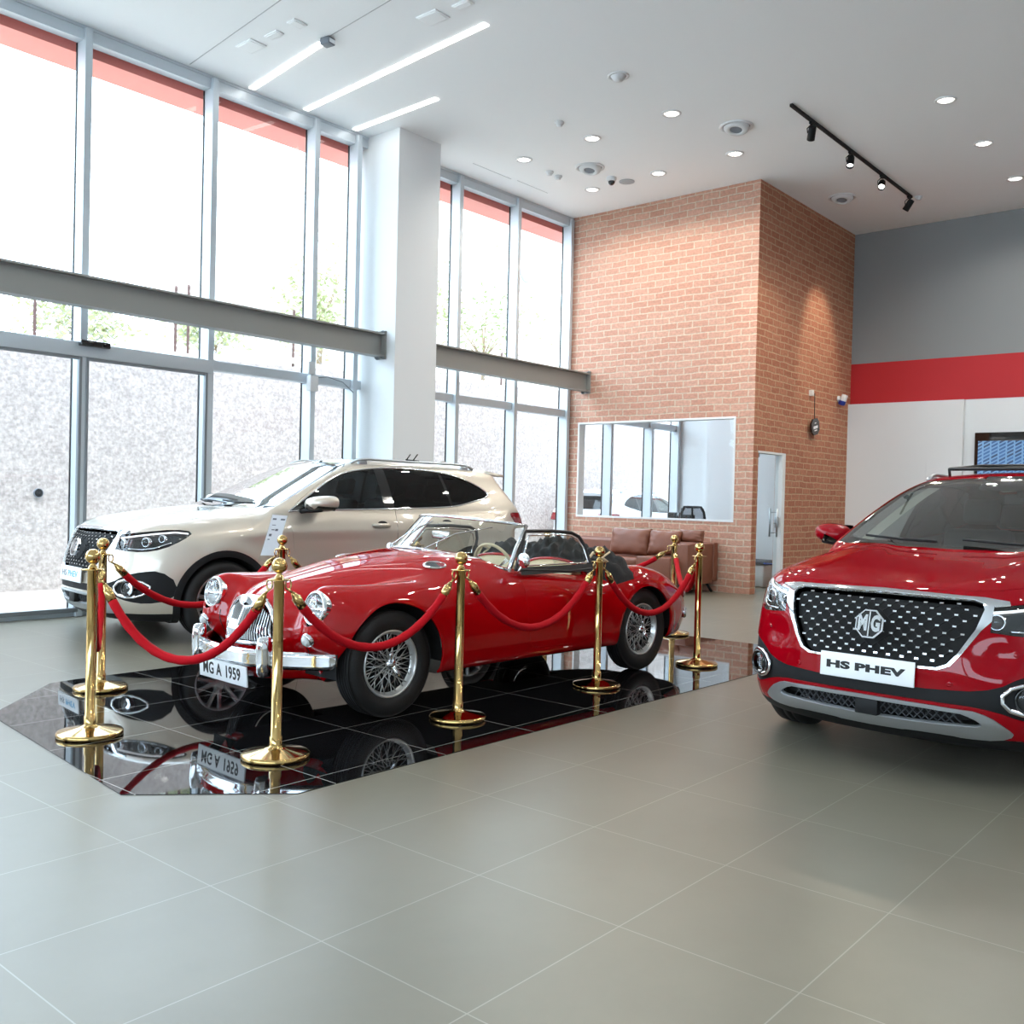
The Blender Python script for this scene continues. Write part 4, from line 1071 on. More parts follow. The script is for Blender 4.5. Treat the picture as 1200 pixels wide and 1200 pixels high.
def brick_mat(name, plane, c1, c2, c3):
    m, t, b = nt(name)
    tc = N(t, 'ShaderNodeTexCoord'); sp = N(t, 'ShaderNodeSeparateXYZ'); cb = N(t, 'ShaderNodeCombineXYZ')
    L(t, tc.outputs['Object'], sp.inputs[0]); L(t, sp.outputs['Y' if plane == 'yz' else 'X'], cb.inputs[0]); L(t, sp.outputs['Z'], cb.inputs[1])
    # hand-laid look: wobble the courses a little
    nz = N(t, 'ShaderNodeTexNoise'); nz.inputs['Scale'].default_value = 3.2; nz.inputs['Detail'].default_value = 3
    va = N(t, 'ShaderNodeVectorMath', operation='SUBTRACT'); va.inputs[1].default_value = (.5, .5, .5)
    vs = N(t, 'ShaderNodeVectorMath', operation='SCALE'); vs.inputs['Scale'].default_value = .045
    ad = N(t, 'ShaderNodeVectorMath', operation='ADD')
    L(t, cb.outputs[0], nz.inputs['Vector']); L(t, nz.outputs['Color'], va.inputs[0]); L(t, va.outputs[0], vs.inputs[0]); L(t, cb.outputs[0], ad.inputs[0]); L(t, vs.outputs[0], ad.inputs[1])
    br = N(t, 'ShaderNodeTexBrick', offset=.5); br.inputs['Scale'].default_value = 1
    br.inputs['Brick Width'].default_value = .262; br.inputs['Row Height'].default_value = .096; br.inputs['Mortar Size'].default_value = .0105; br.inputs['Mortar Smooth'].default_value = .35; br.inputs['Bias'].default_value = -.1
    br.inputs['Color1'].default_value = c1; br.inputs['Color2'].default_value = c2; br.inputs['Mortar'].default_value = c3
    L(t, ad.outputs[0], br.inputs['Vector'])
    n2 = N(t, 'ShaderNodeTexNoise'); n2.inputs['Scale'].default_value = 26; n2.inputs['Detail'].default_value = 6
    rp = N(t, 'ShaderNodeMapRange'); rp.inputs[1].default_value = .3; rp.inputs[2].default_value = .7; rp.inputs[3].default_value = .82; rp.inputs[4].default_value = 1.12
    mx = N(t, 'ShaderNodeMix', data_type='RGBA', blend_type='MULTIPLY'); mx.inputs[0].default_value = 1
    L(t, cb.outputs[0], n2.inputs['Vector']); L(t, n2.outputs['Fac'], rp.inputs[0]); L(t, br.outputs['Color'], mx.inputs[6]); L(t, rp.outputs[0], mx.inputs[7]); L(t, mx.outputs[2], b.inputs['Base Color'])
    sb = N(t, 'ShaderNodeMath', operation='MULTIPLY_ADD'); sb.inputs[1].default_value = -1; L(t, br.outputs['Fac'], sb.inputs[0]); L(t, n2.outputs['Fac'], sb.inputs[2])
    bp = N(t, 'ShaderNodeBump'); bp.inputs['Strength'].default_value = .7; bp.inputs['Distance'].default_value = .012; L(t, sb.outputs[0], bp.inputs['Height']); L(t, bp.outputs[0], b.inputs['Normal'])
    b.inputs['Roughness'].default_value = .85
    return m
M_floor = tile_mat('floor_tiles', rgb(119, 114, 100), .665, .565, 3.07, 1.02, rgb(146, 143, 130), .0022, .33, spec=.5)
M_granite = tile_mat('black_granite', (.006, .006, .007, 1), .68, .62, 2.72, 4.04, rgb(150, 148, 144), .0028, .025, var=.2, spec=.75)
M_bl = brick_mat('brick_left_glare', 'yz', rgb(196, 150, 130), rgb(184, 132, 112), rgb(202, 182, 160)); M_br = brick_mat('brick_right', 'xz', rgb(186, 126, 98), rgb(170, 106, 80), rgb(196, 160, 128))  # one brick; left copy is paler, window glare put into its colour
M_ceil = mat('ceiling_paint', rgb(244, 246, 247), .9)
M_wallw = mat('white_paint', rgb(226, 228, 229), .85)
M_grey = mat('grey_paint', rgb(140, 142, 143), .8)
M_redw = mat('red_paint', rgb(186, 24, 32), .6)
M_alu = mat('aluminium', rgb(196, 204, 210), .4, .25)
M_aludk = mat('dark_aluminium', rgb(128, 133, 138), .4, .4)
M_steel = mat('painted_steel', rgb(146, 146, 142), .5, .15)
M_pane = glass('pane_glass', (.97, .985, .99, 1), .85)
M_canopy = mat('canopy_red_hazed', rgb(236, 128, 116), .45)  # red canopy made pinkish: haze glare and bounced light are in the colour
M_stucco = mat('stucco', rgb(184, 174, 169), .95, bump=1.0, bscale=24, noise=.34, nscale=22)
M_conc = mat('concrete', rgb(205, 202, 196), .9, noise=.08, nscale=2)
M_earth = mat('hill_soil', rgb(196, 188, 170), 1)
M_leaf = mat('leaves', rgb(120, 134, 92), .6)
M_leafl = mat('leaves_light', rgb(158, 164, 124), .6)
M_bark = mat('bark', rgb(120, 104, 84), .9)
M_rust = mat('rusty_iron', rgb(84, 62, 58), .8)
M_led = mat('led_strip', rgb(255, 255, 255), .5, emit=(1, .98, .94, 1), es=5.0)
M_down = mat('downlight_glow', rgb(255, 255, 255), .5, emit=(1, .95, .88, 1), es=3.2)
M_trimw = mat('white_plastic', rgb(216, 217, 218), .5)
M_spot = mat('spot_glow', rgb(255, 255, 255), .5, emit=(1, .97, .92, 1), es=9)

def struct(o): o['kind'] = 'structure'; return o
def bx(name, lo, hi, m, parent=None, bev=0, **kw):
    mb = MB(); mb.box(lo, hi, bev, 2); return mb.build(name, m, parent)

# --- shell
mb = MB(); mb.box((-4.2, -7.2, -.2), (XW+.2, YG+.12, 0)); struct(mb.build('floor', M_floor))
struct(bx('ceiling', (-4.2, -7.2, H), (XW+.2, YG+.12, H+.3), M_ceil))
plat = [(2.52, 3.29), (6.75, 3.24), (7.55, 3.24), (8.09, 3.78), (8.06, 5.7), (7.5, 6.27), (3.0, 6.30), (2.82, 6.28), (2.2, 5.62), (2.0, 3.79)]
mb = MB(); mb.prism(plat, 0, GS); struct(mb.build('floor_granite_inlay', M_granite))
mb = MB()      # brick wall facing the hall, with the office window opening
y0, y1, z0, z1 = 6.46, 9.235, 1.005, 2.51
for lo, hi in (((YB, 0), (y0, H)), ((y1, 0), (YG+.05, H)), ((y0, 0), (y1, z0)), ((y0, z1), (y1, H))): mb.box((XB, lo[0], lo[1]), (XB+.16, hi[0], hi[1]))
struct(mb.build('wall_brick_left', M_bl))
mb = MB(); xd0, xd1, zd = 12.60, 13.50, 2.03
for lo, hi in (((XB, 0), (xd0, H)), ((xd1, 0), (XW, H)), ((xd0, zd), (xd1, H))): mb.box((lo[0] if lo[0] != XB else XB+.0005, YB-.0005, lo[1]), (hi[0], YB+.16, hi[1]))
struct(mb.build('wall_brick_right', M_br))
mb = MB(); mb.box((XW, -7.2, 3.645), (XW+.2, YB+.1, H)); struct(mb.build('wall_back', M_grey))
mb = MB(); mb.box((XW-.006, -7.2, 2.975), (XW+.2, YB, 3.645)); struct(mb.build('wall_back_red_band', M_redw))
mb = MB(); mb.box((XW, -7.2, 0), (XW+.2, YG+.1, 2.975)); mb.box((XW, YB+.1, 2.975), (XW+.2, YG+.1, H)); struct(mb.build('wall_back_lower', M_wallw))
mb = MB(); mb.box((XW-.09, 4.37, 0), (XW, YB, 2.97)); struct(mb.build('wall_back_panel', M_wallw))
mb = MB(); mb.box((XW-.098, 4.9, .3), (XW-.091, 5.42, 2.02)); mb.box((XW-.098, 4.40, .3), (XW-.091, 4.895, 2.02)); struct(mb.build('trim_wall_hatch', M_wallw))
struct(bx('wall_right', (-4.2, -7.4, 0), (XW+.2, -7.2, H), M_wallw)); mb = MB()
for lo, hi in (((-7.2, 0), (YG, 1.5)), ((-7.2, 3.3), (YG, H)), ((-7.2, 1.5), (-5.5, 3.3)), ((6.5, 1.5), (YG, 3.3)), ((-1.6, 1.5), (-1.4, 3.3)), ((2.4, 1.5), (2.6, 3.3))): mb.box((-4.4, lo[0], lo[1]), (-4.2, hi[0], hi[1]))
struct(mb.build('wall_front', M_wallw))
struct(bx('wall_column', (8.12, 8.86, 0), (8.84, YG+.1, H), M_wallw))
struct(bx('baseboard_column', (8.112, 8.852, 0), (8.848, YG-.1, .08), M_satin))
struct(bx('wall_glass_lintel', (-4.2, YG-.07, H-.03), (XB, YG+.02, H), M_alu))
# ceiling joints
for i, (a, b) in enumerate((((5.57, 9.38), (5.30, 7.0)), ((6.08, 7.68), (5.9, 5.9)), ((9.6, 9.0), (10.4, 9.0)), ((10.5, 8.97), (11.2, 8.97)))):
    d = Vector((b[0]-a[0], b[1]-a[1], 0)); n = Vector((-d.y, d.x, 0)).normalized()*.006
    mb = MB(); mb.prism([(a[0]+n.x, a[1]+n.y), (b[0]+n.x, b[1]+n.y), (b[0]-n.x, b[1]-n.y), (a[0]-n.x, a[1]-n.y)], H-.002, H); struct(mb.build('trim_ceiling_joint_%d' % (i+1), mat('joint_grey', rgb(186, 188, 190), .9)))

# --- curtain wall
def window(name, xs, x0, x1, zt=2.66, skip_sill=None, y=YG):
    """xs: mullion centres; one frame with its mullions, transoms and panes"""
    root = struct(bx(name, (x0, y-.06, H-.14), (x1, y+.06, H-.03), M_alu))
    for x in xs:
        mb = MB(); mb.box((x-.037, y-.11, 0), (x+.037, y+.075, H-.03), .004, 1); mb.build('mullion', M_alu, root)
        mb = MB(); mb.box((x-.045, y+.055, 0), (x-.034, y+.075, H-.14)); mb.box((x+.034, y+.055, 0), (x+.045, y+.075, H-.14)); mb.build('gasket', M_ink, root)
    ed = [x0]+[x for x in xs]+[x1]
    for a, b in zip(ed[:-1], ed[1:]):
        if b-a < .15: continue
        lo, hi = a+.034, b-.034
        for zz, hh in ((zt, .055), (.03, .03)): mb = MB(); mb.box((lo, y-.06, zz-hh), (hi, y+.06, zz+hh), .004, 1); mb.build('transom', M_alu, root)
        for p0, p1 in ((.06, zt-.055), (zt+.055, H-.14)):
            mb = MB(); mb.grid([[Vector((x, y+.06, z)) for z in (p0, p1)] for x in (lo, hi)], smooth=False); mb.build('pane', M_pane, root)
    return root
window('window_1', [3.08, 4.49, 5.90, 7.29, 7.95], -4.2, 8.12)
window('window_2', [9.81, 11.08, 12.40], 8.84, XB)
window('window_3', [13.66, 14.95, 15.88], XB+.16, XW)
# sliding doors below the transom
for i, (a, b) in enumerate(((3.10, 4.47), (4.51, 5.86))):
    d = struct(empty('door_%d' % (i+1), (a, YG-.10, 0)))
    for nm, lo, hi in (('door_stile', (a, .05), (a+.03, 2.56)), ('door_stile', (b-.03, .05), (b, 2.56)), ('door_rail', (a+.03, 2.53), (b-.03, 2.56)), ('door_rail', (a+.03, .05), (b-.03, .09))):
        mb = MB(); mb.box((lo[0]-a, -.022, lo[1]), (hi[0]-a, .022, hi[1]), .003, 1); mb.build(nm, M_aludk, d)
    mb = MB(); mb.grid([[Vector((x-a, 0, z)) for z in (.09, 2.53)] for x in (a+.03, b-.03)], smooth=False); mb.build('pane', M_pane, d)
mb = MB(); mb.box((3.1, YG-.13, 2.56), (5.9, YG-.06, 2.70), .006); struct(mb.build('trim_door_track', M_alu))
mb = MB(); mb.box((4.42, YG-.20, 2.66), (4.72, YG-.13, 2.72), .012, 3); tag(mb.build('door_sensor', M_gloss), 'black motion sensor bar fixed above the sliding glass doors', 'sensor')
mb = MB(); mb.box((7.18, YG-.17, 2.70), (7.28, YG-.10, 2.85), .008); o = tag(mb.build('junction_box', M_trimw), 'white electrical box fixed to a window mullion left of the pillar', 'electrical box')
mb = MB(); mb.box((7.20, YG-.18, 2.50), (7.32, YG-.10, 2.68), .008); mb.build('lower_box', M_trimw, o)
mb = MB(); mb.tube([Vector((7.28, YG-.13, 2.66)), Vector((7.5, YG-.12, 2.70)), Vector((7.75, YG-.11, 2.66)), Vector((7.92, YG-.11, 2.55))], .006, 6); mb.build('cable', M_inkgrey, o)
# steel beams
def beam(x0, x1, label, plates):
    y, z0, z1 = 9.09, 2.995, 3.285
    root = empty('steel_beam', (x0, y, z0), label=label, cat='beam')
    mb = MB()
    for a, b in (((-.075, 0), (.075, .02)), ((-.075, z1-z0-.02), (.075, z1-z0)), ((-.006, .02), (.006, z1-z0-.02))): mb.box((0, a[0], a[1]), (x1-x0, b[0], b[1]))
    mb.build('i_section', M_steel, root)
    for x in plates:
        mb = MB(); mb.box((x-x0-.008, -.085, -.03), (x-x0+.008, .085, z1-z0+.03)); mb.build('end_plate', M_steel, root)
        for yy in (-.055, .055):
            for zz in (-.012, z1-z0+.014): mb = MB(); mb.lathe([(.012, -.03), (.012, -.012), (.02, -.012), (.02, .012), (.012, .012), (.012, .03)], 6, Matrix.Translation((x-x0-.02, yy, zz)) @ Matrix.Rotation(PI/2, 4, 'Y'), smooth=False); mb.build('bolt', M_aludk, root)
    return root
beam(-4.2, 8.11, 'long grey steel I-beam crossing the windows left of the white pillar', [8.10])
beam(8.85, 12.455, 'shorter grey steel I-beam between the white pillar and the brick wall', [12.445])

# --- office behind the brick wall
fr = struct(empty('window_4', (XB, y0, z0)))
mb = MB()
for lo, hi in (((y0, z0), (y1, z0+.028)), ((y0, z1-.028), (y1, z1)), ((y0, z0+.028), (y0+.028, z1-.028)), ((y1-.028, z0+.028), (y1, z1-.028))): mb.box((.0-.006, lo[0]-y0, lo[1]-z0), (.15, hi[0]-y0, hi[1]-z0))
mb.build('window_frame', M_wallw, fr)
mb = MB(); mb.grid([[Vector((.02, y-y0, z-z0)) for z in (z0+.028, z1-.028)] for y in (y0+.028, y1-.028)], smooth=False); mb.build('pane', M_pane, fr)
struct(bx('wall_office_pier', (XW-.10, 6.35, 0), (XW, 8.80, H), M_wallw))
d = struct(empty('door_3', (xd0, YB+.05, 0)))
M_frost = glass('door_glass', (.86, .93, .95, 1), 1.2)
mb = MB(); mb.grid([[Vector((x, 0, z)) for z in (.01, 2.0)] for x in (.012, .79)], smooth=False); mb.build('door_leaf', M_frost, d)
mb = MB()
for lo, hi in (((.80, -.056), (.90, .06)), ): mb.box((lo[0], lo[1], 0), (hi[0], hi[1], 2.03))
mb.box((0, -.056, 2.0), (.80, .06, 2.03)); mb.box((0, -.02, 0), (.012, .06, 2.0)); mb.build('door_frame', M_wallw, d)
for yy in (-.055, .055):
    mb = MB(); mb.tube([Vector((.66, yy, .80)), Vector((.66, yy, 1.22))], .014, 10)
    for z in (.86, 1.16): mb.tube([Vector((.66, yy, z)), Vector((.66, 0, z))], .008, 8)
    mb.build('door_handle', M_satin, d)
mb = MB(); mb.box((.74, -.02, .93), (.80, .02, 1.09), .004); mb.build('lock_case', M_satin, d)
mb = MB(); mb.box((.01, -.02, 1.94), (.12, .02, 2.0), .004); mb.box((.01, -.02, .01), (.12, .02, .06), .004); mb.build('patch_fitting', M_aludk, d)
# crate seen through the glass door
t = empty('storage_box', (13.98, 6.78, 0), 0, 'white storage box with a blue-edged dark cover behind the glass door', 'box')
mb = MB(); mb.box((-.26, -.20, 0), (.26, .20, .34), .02, 2); mb.build('box_body', M_trimw, t)
mb = MB(); mb.box((-.28, -.22, .34), (.28, .22, .40), .02, 2); mb.build('box_cover', mat('cover_grey', rgb(60, 66, 74), .7), t)
mb = MB(); mb.tube([Vector((-.30, -.225, .37)), Vector((0, -.24, .35)), Vector((.3, -.225, .40))], .014, 6); mb.build('blue_strap', mat('strap_blue', rgb(20, 80, 190), .6), t)
# desk, screens, chair
t = empty('office_desk', (14.4, 8.15, 0), 0, 'dark office desk inside the room behind the brick-wall window', 'desk')
mb = MB(); mb.box((-.1, -.75, .70), (.7, .95, .74), .006); mb.build('desk_top', mat('desk_wood', rgb(66, 50, 44), .5), t)
for x in (-.04, .64):
    for y in (-.69, .89): mb = MB(); mb.box((x-.025, y-.025, 0), (x+.025, y+.025, .70)); mb.build('leg', M_satin, t)
for (x, y, w, rz, lab) in ((14.9, 8.86, .30, 0, 'black computer screen on the office desk, left of the mesh chair'), (14.75, 8.52, .26, .1, 'small black desk telephone unit between the screen and the mesh chair')):
    t = empty('desk_screen', (x, y, .74), rz, lab, 'screen')
    mb = MB(); mb.box((-.02, -w/2, .10), (.02, w/2, .10+w*.85), .008); mb.build('screen_panel', M_gloss, t)
    mb = MB(); mb.box((-.08, -.08, 0), (.08, .08, .015), .004); mb.box((-.012, -.02, .015), (.012, .02, .12)); mb.build('stand', M_black, t)
t = empty('office_chair', (13.95, 7.80, 0), 0, 'black mesh-back office chair inside the room behind the window', 'chair')
mb = MB(); mb.box((-.24, -.25, .44), (.24, .25, .52), .035, 3); mb.build('seat', M_black, t)
mb = MB(); fr_ = [(-.22, .60), (-.24, .82), (-.20, 1.12), (-.15, 1.20), (.15, 1.20), (.20, 1.12), (.24, .82), (.22, .60)]
mb.tube([Vector((-.24-.10*(z-.6), y, z)) for y, z in dense(fr_, .05, True)], .022, 8, closed=True); mb.tube([Vector((-.25, -.2, .86)), Vector((-.25, .2, .86))], .018, 6); mb.tube([Vector((-.29, 0, .86)), Vector((-.31, 0, 1.2))], .016, 6); mb.tube([Vector((-.24, 0, .62)), Vector((-.1, 0, .46))], .025, 6); mb.build('backrest', M_black, t)
mb = MB(); mb.grid([[Vector((-.245-.10*(z-.6), y, z)) for y in (-.21, .21)] for z in (.62, 1.18)], smooth=False); mb.build('mesh_panel', glass('chair_mesh', (.35, .36, .38, 1), .3), t)
for s in (1, -1):
    mb = MB(); mb.tube([Vector((-.2, .28*s, .5)), Vector((-.18, .31*s, .76)), Vector((.12, .31*s, .78)), Vector((.2, .29*s, .74))], .022, 8); mb.build('armrest', M_black, t)
mb = MB(); mb.tube([Vector((0, 0, .44)), Vector((0, 0, .10))], .03, 10)
for k in range(5): a = 2*PI*k/5; mb.tube([Vector((0, 0, .11)), Vector((.30*math.cos(a), .30*math.sin(a), .06))], .02, 6); mb.sphere((.30*math.cos(a), .30*math.sin(a), .03), .03, 10, 6)
mb.build('base', M_black, t)

# --- sofa against the brick wall
t = empty('sofa', (11.9, 7.6, 0), 0, 'brown leather sofa against the brick wall under the office window', 'sofa')
def sbox(nm, lo, hi, b=.03, m=M_leather): mb = MB(); mb.box((lo[0]-11.9, lo[1]-7.6, lo[2]), (hi[0]-11.9, hi[1]-7.6, hi[2]), b, 3); return mb.build(nm, m, t)
sbox('base', (11.50, 6.90, .14), (12.30, 9.0, .34)); 
for a, b in ((7.42, 8.2), (8.21, 8.98)): sbox('seat_cushion', (11.47, a, .33), (12.15, b, .47), .045)
sbox('arm_front', (11.44, 6.86, .13), (12.05, 7.42, .505), .02); sbox('side_panel', (11.60, 6.68, .13), (12.30, 6.86, .70), .02)
sbox('backrest', (12.10, 6.87, .33), (12.30, 9.0, .70), .04); sbox('rear_panel', (12.30, 6.66, .16), (12.42, 9.02, .71), .02)
for x, y in ((11.55, 6.78), (12.28, 6.78), (11.55, 8.9), (12.28, 8.9)): mb = MB(); mb.tube([Vector((x-11.9, y-7.6, .15)), Vector((x-11.9+(-.10 if x < 12 else .08), y-7.6+(-.06 if y < 7 else .06), .008))], .018, 6); mb.build('leg', M_black, t)
def cushion(lab, c, w, h, th, rz, tilt, sd):
    rs = random.Random(sd); mb = MB(); rows = {}
    Mx = Matrix.Translation(c) @ Matrix.Rotation(rz, 4, 'Z') @ Matrix.Rotation(tilt, 4, 'Y')
    ph = rs.uniform(0, 6)
    for sg in (1, -1):
        rw = []
        for i in range(21):
            r = []
            for j in range(17):
                u = i/10-1; v = j/8-1
                e = max(0, (1-abs(u)**3.5))**.5*max(0, (1-abs(v)**3.5))**.5
                pin = 1-.07*(1-abs(u))*abs(v)**4-0
                cr = .012*math.sin(u*9+v*5+ph)*abs(v)**2+.010*math.sin(v*13-u*4+ph)*abs(u)**3
                r.append(Mx @ Vector((sg*(th/2*e)+cr*.8, u*w/2*(1-.06*(1-abs(v))*abs(u)**4), v*h/2*pin)))
            rw.append(r)
        mb.grid(rw)
    o = mb.build('sofa_cushion', M_leather); bm = bmesh.new(); bm.from_mesh(o.data); bmesh.ops.remove_doubles(bm, verts=bm.verts[:], dist=.004); bmesh.ops.recalc_face_normals(bm, faces=bm.faces[:]); bm.to_mesh(o.data); bm.free()
    return tag(o, lab, 'cushion', 'leather cushions on the sofa')
cushion('widest brown leather cushion at the left of the sofa, beside the soft top', (11.88, 7.80, .68), .70, .40, .20, 0, R(12), 1)
cushion('middle brown leather sofa cushion standing upright', (11.84, 7.20, .69), .50, .36, .18, R(4), R(16), 2)
cushion('low brown leather cushion lying behind the sofa arm', (11.97, 6.84, .80), .40, .18, .16, R(-4), R(10), 5)

# --- things on the brick and back walls
t = empty('hanging_tag', (14.30, YB-.02, 3.0), 0, 'black octagonal tag hanging on a cord from a white wall bracket', 'sign')
mb = MB(); mb.box((-.035, -.04, -.04), (.035, .02, .05), .006); mb.build('wall_bracket', M_trimw, t)
mb = MB(); mb.tube([Vector((.03, -.05, .0)), Vector((.04, -.05, -.25)), Vector((.05, -.05, -.39))], .006, 6); mb.build('cord', M_ink, t)
Mx = Matrix.Translation((.07, -.05, -.51)) @ Matrix.Rotation(R(-12), 4, 'Y') @ Matrix.Rotation(PI/2, 4, 'X')
oc = [(a*.145, b*.125) for a, b in ((.5, 1), (1, .5), (1, -.5), (.5, -1), (-.5, -1), (-1, -.5), (-1, .5), (-.5, 1))]
mb = MB(); mb.prism(oc, -.012, .012, Mx); o = mb.build('tag_plate', M_gloss, t)
mb = MB(); mb.box((-.08, -.03, .012), (.08, .012, .0135), M=Mx); mb.box((-.05, -.065, .012), (.05, -.048, .0135), M=Mx); mb.box((-.03, .05, .012), (.03, .062, .0135), M=Mx); mb.build('tag_print', M_white, o)
t = empty('wall_camera', (15.42, YB-.005, 3.02), 0, 'white bullet camera with a blue lens cap high on the brick wall', 'camera')
mb = MB(); mb.lathe([(.05, 0), (.05, .02), (.02, .03), (.02, .06), (0, .06)], 20, Matrix.Rotation(PI/2, 4, 'X')); mb.build('mount', M_trimw, t)
mb = MB(); mb.lathe([(0, -.07), (.05, -.065), (.055, .05), (.05, .06)], 20, Matrix.Translation((0, -.09, 0)) @ Matrix.Rotation(R(200), 4, 'X')); mb.build('camera_body', M_trimw, t)
mb = MB(); mb.lathe([(.054, .03), (.058, .09), (.04, .11), (0, .112)], 20, Matrix.Translation((0, -.09, 0)) @ Matrix.Rotation(R(200), 4, 'X')); mb.build('lens_cap', mat('cap_blue', rgb(28, 52, 150), .3), t)
t = empty('television', (XW, 3.2, 1.85), 0, 'flat television on the white wall showing blue buildings', 'television')
mb = MB(); mb.box((-.07, -1.0, -.55), (-.01, 1.0, .60), .006); mb.build('tv_case', M_gloss, t)
m, tt, b = nt('tv_picture')
tc = N(tt, 'ShaderNodeTexCoord'); mp = N(tt, 'ShaderNodeMapping'); mp.inputs['Rotation'].default_value = (R(90), 0, R(90)); sp = N(tt, 'ShaderNodeSeparateXYZ'); cb = N(tt, 'ShaderNodeCombineXYZ')
br = N(tt, 'ShaderNodeTexBrick', offset=.0); br.inputs['Scale'].default_value = 1; br.inputs['Brick Width'].default_value = .11; br.inputs['Row Height'].default_value = .055; br.inputs['Mortar Size'].default_value = .012
br.inputs['Color1'].default_value = rgb(60, 120, 190); br.inputs['Color2'].default_value = rgb(20, 44, 84); br.inputs['Mortar'].default_value = rgb(120, 172, 226)
L(tt, tc.outputs['Object'], sp.inputs[0]); sk = N(tt, 'ShaderNodeMath', operation='MULTIPLY_ADD'); sk.inputs[1].default_value = .55
L(tt, sp.outputs['Y'], sk.inputs[0]); L(tt, sp.outputs['Z'], sk.inputs[2]); L(tt, sp.outputs['Y'], cb.inputs[0]); L(tt, sk.outputs[0], cb.inputs[1]); L(tt, cb.outputs[0], br.inputs['Vector'])
L(tt, br.outputs['Color'], b.inputs['Emission Color']); b.inputs['Emission Strength'].default_value = .45; b.inputs['Base Color'].default_value = (.01, .02, .04, 1); b.inputs['Roughness'].default_value = .2
mb = MB(); mb.grid([[Vector((-.0715, y, z)) for z in (-.50, .47)] for y in (-.95, .95)], smooth=False); mb.build('screen', m, t)

# --- ceiling fixtures
def on_ceiling(name, x, y, label, cat, group=None): return empty(name, (x, y, H), 0, label, cat, group)
DL = [(8.55, 5.92, 'unlit round downlight nearest the camera, left of the others', False), (9.75, 5.99, 'lit downlight second in the row running from above the roadster to the brick corner', True), (9.83, 7.18, 'lit downlight in front of the round air diffuser near the window row', True), (9.9, 8.35, 'dim downlight closest to the white pillar', True),
      (11.36, 6.01, 'lit downlight nearest the brick corner, beneath the large air diffuser', True), (11.42, 7.2, 'lit downlight just right of the black dome camera and round speaker', True), (11.45, 8.34, 'lit downlight right above the last windows before the brick wall', True),
      (11.24, 3.38, 'lit downlight right of the track light, nearest the camera', True), (12.85, 3.4, 'lit downlight right of the track light, middle of its row', True), (14.46, 3.41, 'lit downlight nearest the grey wall at the picture edge', True)]
proto = None
for x, y, lab, lit in DL:
    if proto is None or not lit:
        t = on_ceiling('downlight', x, y, lab, 'ceiling light', 'recessed downlights')
        mb = MB(); mb.lathe([(.115, 0), (.115, -.006), (.105, -.012), (.088, -.010), (.084, 0), (.080, .0)], 32); mb.build('trim_ring', M_trimw, t)
        mb = MB(); mb.lathe([(.086, -.004), (0, -.005)], 28); g = mb.build('lamp_disc', M_down if lit else M_trimw, t)
        if lit:
            mb = MB()
            for k in range(-3, 4):
                w = math.sqrt(max(0, .08**2-(k*.024)**2)); mb.box((k*.024-.0025, -w, -.012), (k*.024+.0025, w, -.004)); mb.box((-w, k*.024-.0025, -.012), (w, k*.024+.0025, -.004))
            mb.build('louvre', M_chrome, t); proto = t
        else: mb = MB(); mb.lathe([(.084, -.004), (.05, -.05), (0, -.055)], 24); mb.build('cover', M_trimw, t)
    else:
        c = copy_tree(proto); c.location = (x, y, H); c['label'] = lab
def diffuser(x, y, lab):
    t = on_ceiling('ceiling_air_diffuser', x, y, lab, 'air vent', 'round air diffusers')
    mb = MB(); mb.lathe([(.20, 0), (.20, -.010), (.185, -.018), (.165, -.012), (.160, 0)], 36); mb.build('outer_ring', M_trimw, t)
    mb = MB(); mb.lathe([(.155, .0), (.15, -.03), (.12, -.055), (.085, -.06), (.075, -.05), (.072, -.01)], 32, Matrix.Rotation(R(14), 4, 'Y')); mb.build('nozzle', M_trimw, t)
    mb = MB(); mb.lathe([(.073, -.045), (0, -.04)], 24, Matrix.Rotation(R(14), 4, 'Y')); mb.build('nozzle_throat', M_inkgrey, t)
    mb = MB(); mb.lathe([(.162, -.004), (.150, -.006)], 32); mb.build('slot', M_inkgrey, t)
diffuser(10.55, 5.57, 'large round air diffuser between the downlights and the track light'); diffuser(10.67, 7.82, 'round air diffuser beside the black dome camera'); diffuser(13.89, 5.59, 'round air diffuser above the brick wall behind the track light')
for x, y, lab in ((10.48, 8.37, 'left of two small white smoke detectors near the window row'), (10.69, 8.38, 'right of two small white smoke detectors near the window row'), (9.17, 7.19, 'single tiny white detector alone on the ceiling right of the pillar'), (14.5, 4.7, 'tiny white detector past the far end of the track light')):
    t = on_ceiling('smoke_detector', x, y, lab, 'detector', 'small ceiling detectors')
    mb = MB(); mb.lathe([(.055, 0), (.055, -.02), (.042, -.03)], 20); mb.build('detector_base', M_trimw, t)
    mb = MB(); mb.lathe([(.042, -.028), (.034, -.05), (.018, -.055), (0, -.055)], 20); mb.build('sensor_head', M_trimw, t)
t = on_ceiling('ceiling_dome_camera', 11.19, 7.82, 'white ceiling dome camera with a black lens', 'camera')
mb = MB(); mb.lathe([(.07, 0), (.07, -.03), (.06, -.05), (.05, -.055)], 24); mb.build('housing', M_trimw, t)
mb = MB(); mb.sphere((0, 0, -.06), .048, 20, 12); mb.build('lens_dome', M_gloss, t)
t = on_ceiling('ceiling_speaker', 11.45, 7.74, 'flat grey round speaker beside the dome camera', 'speaker')
mb = MB(); mb.lathe([(.11, 0), (.11, -.008), (.10, -.012), (0, -.012)], 28); mb.build('speaker_grille', mat('speaker_grey', rgb(176, 178, 180), .8), t)
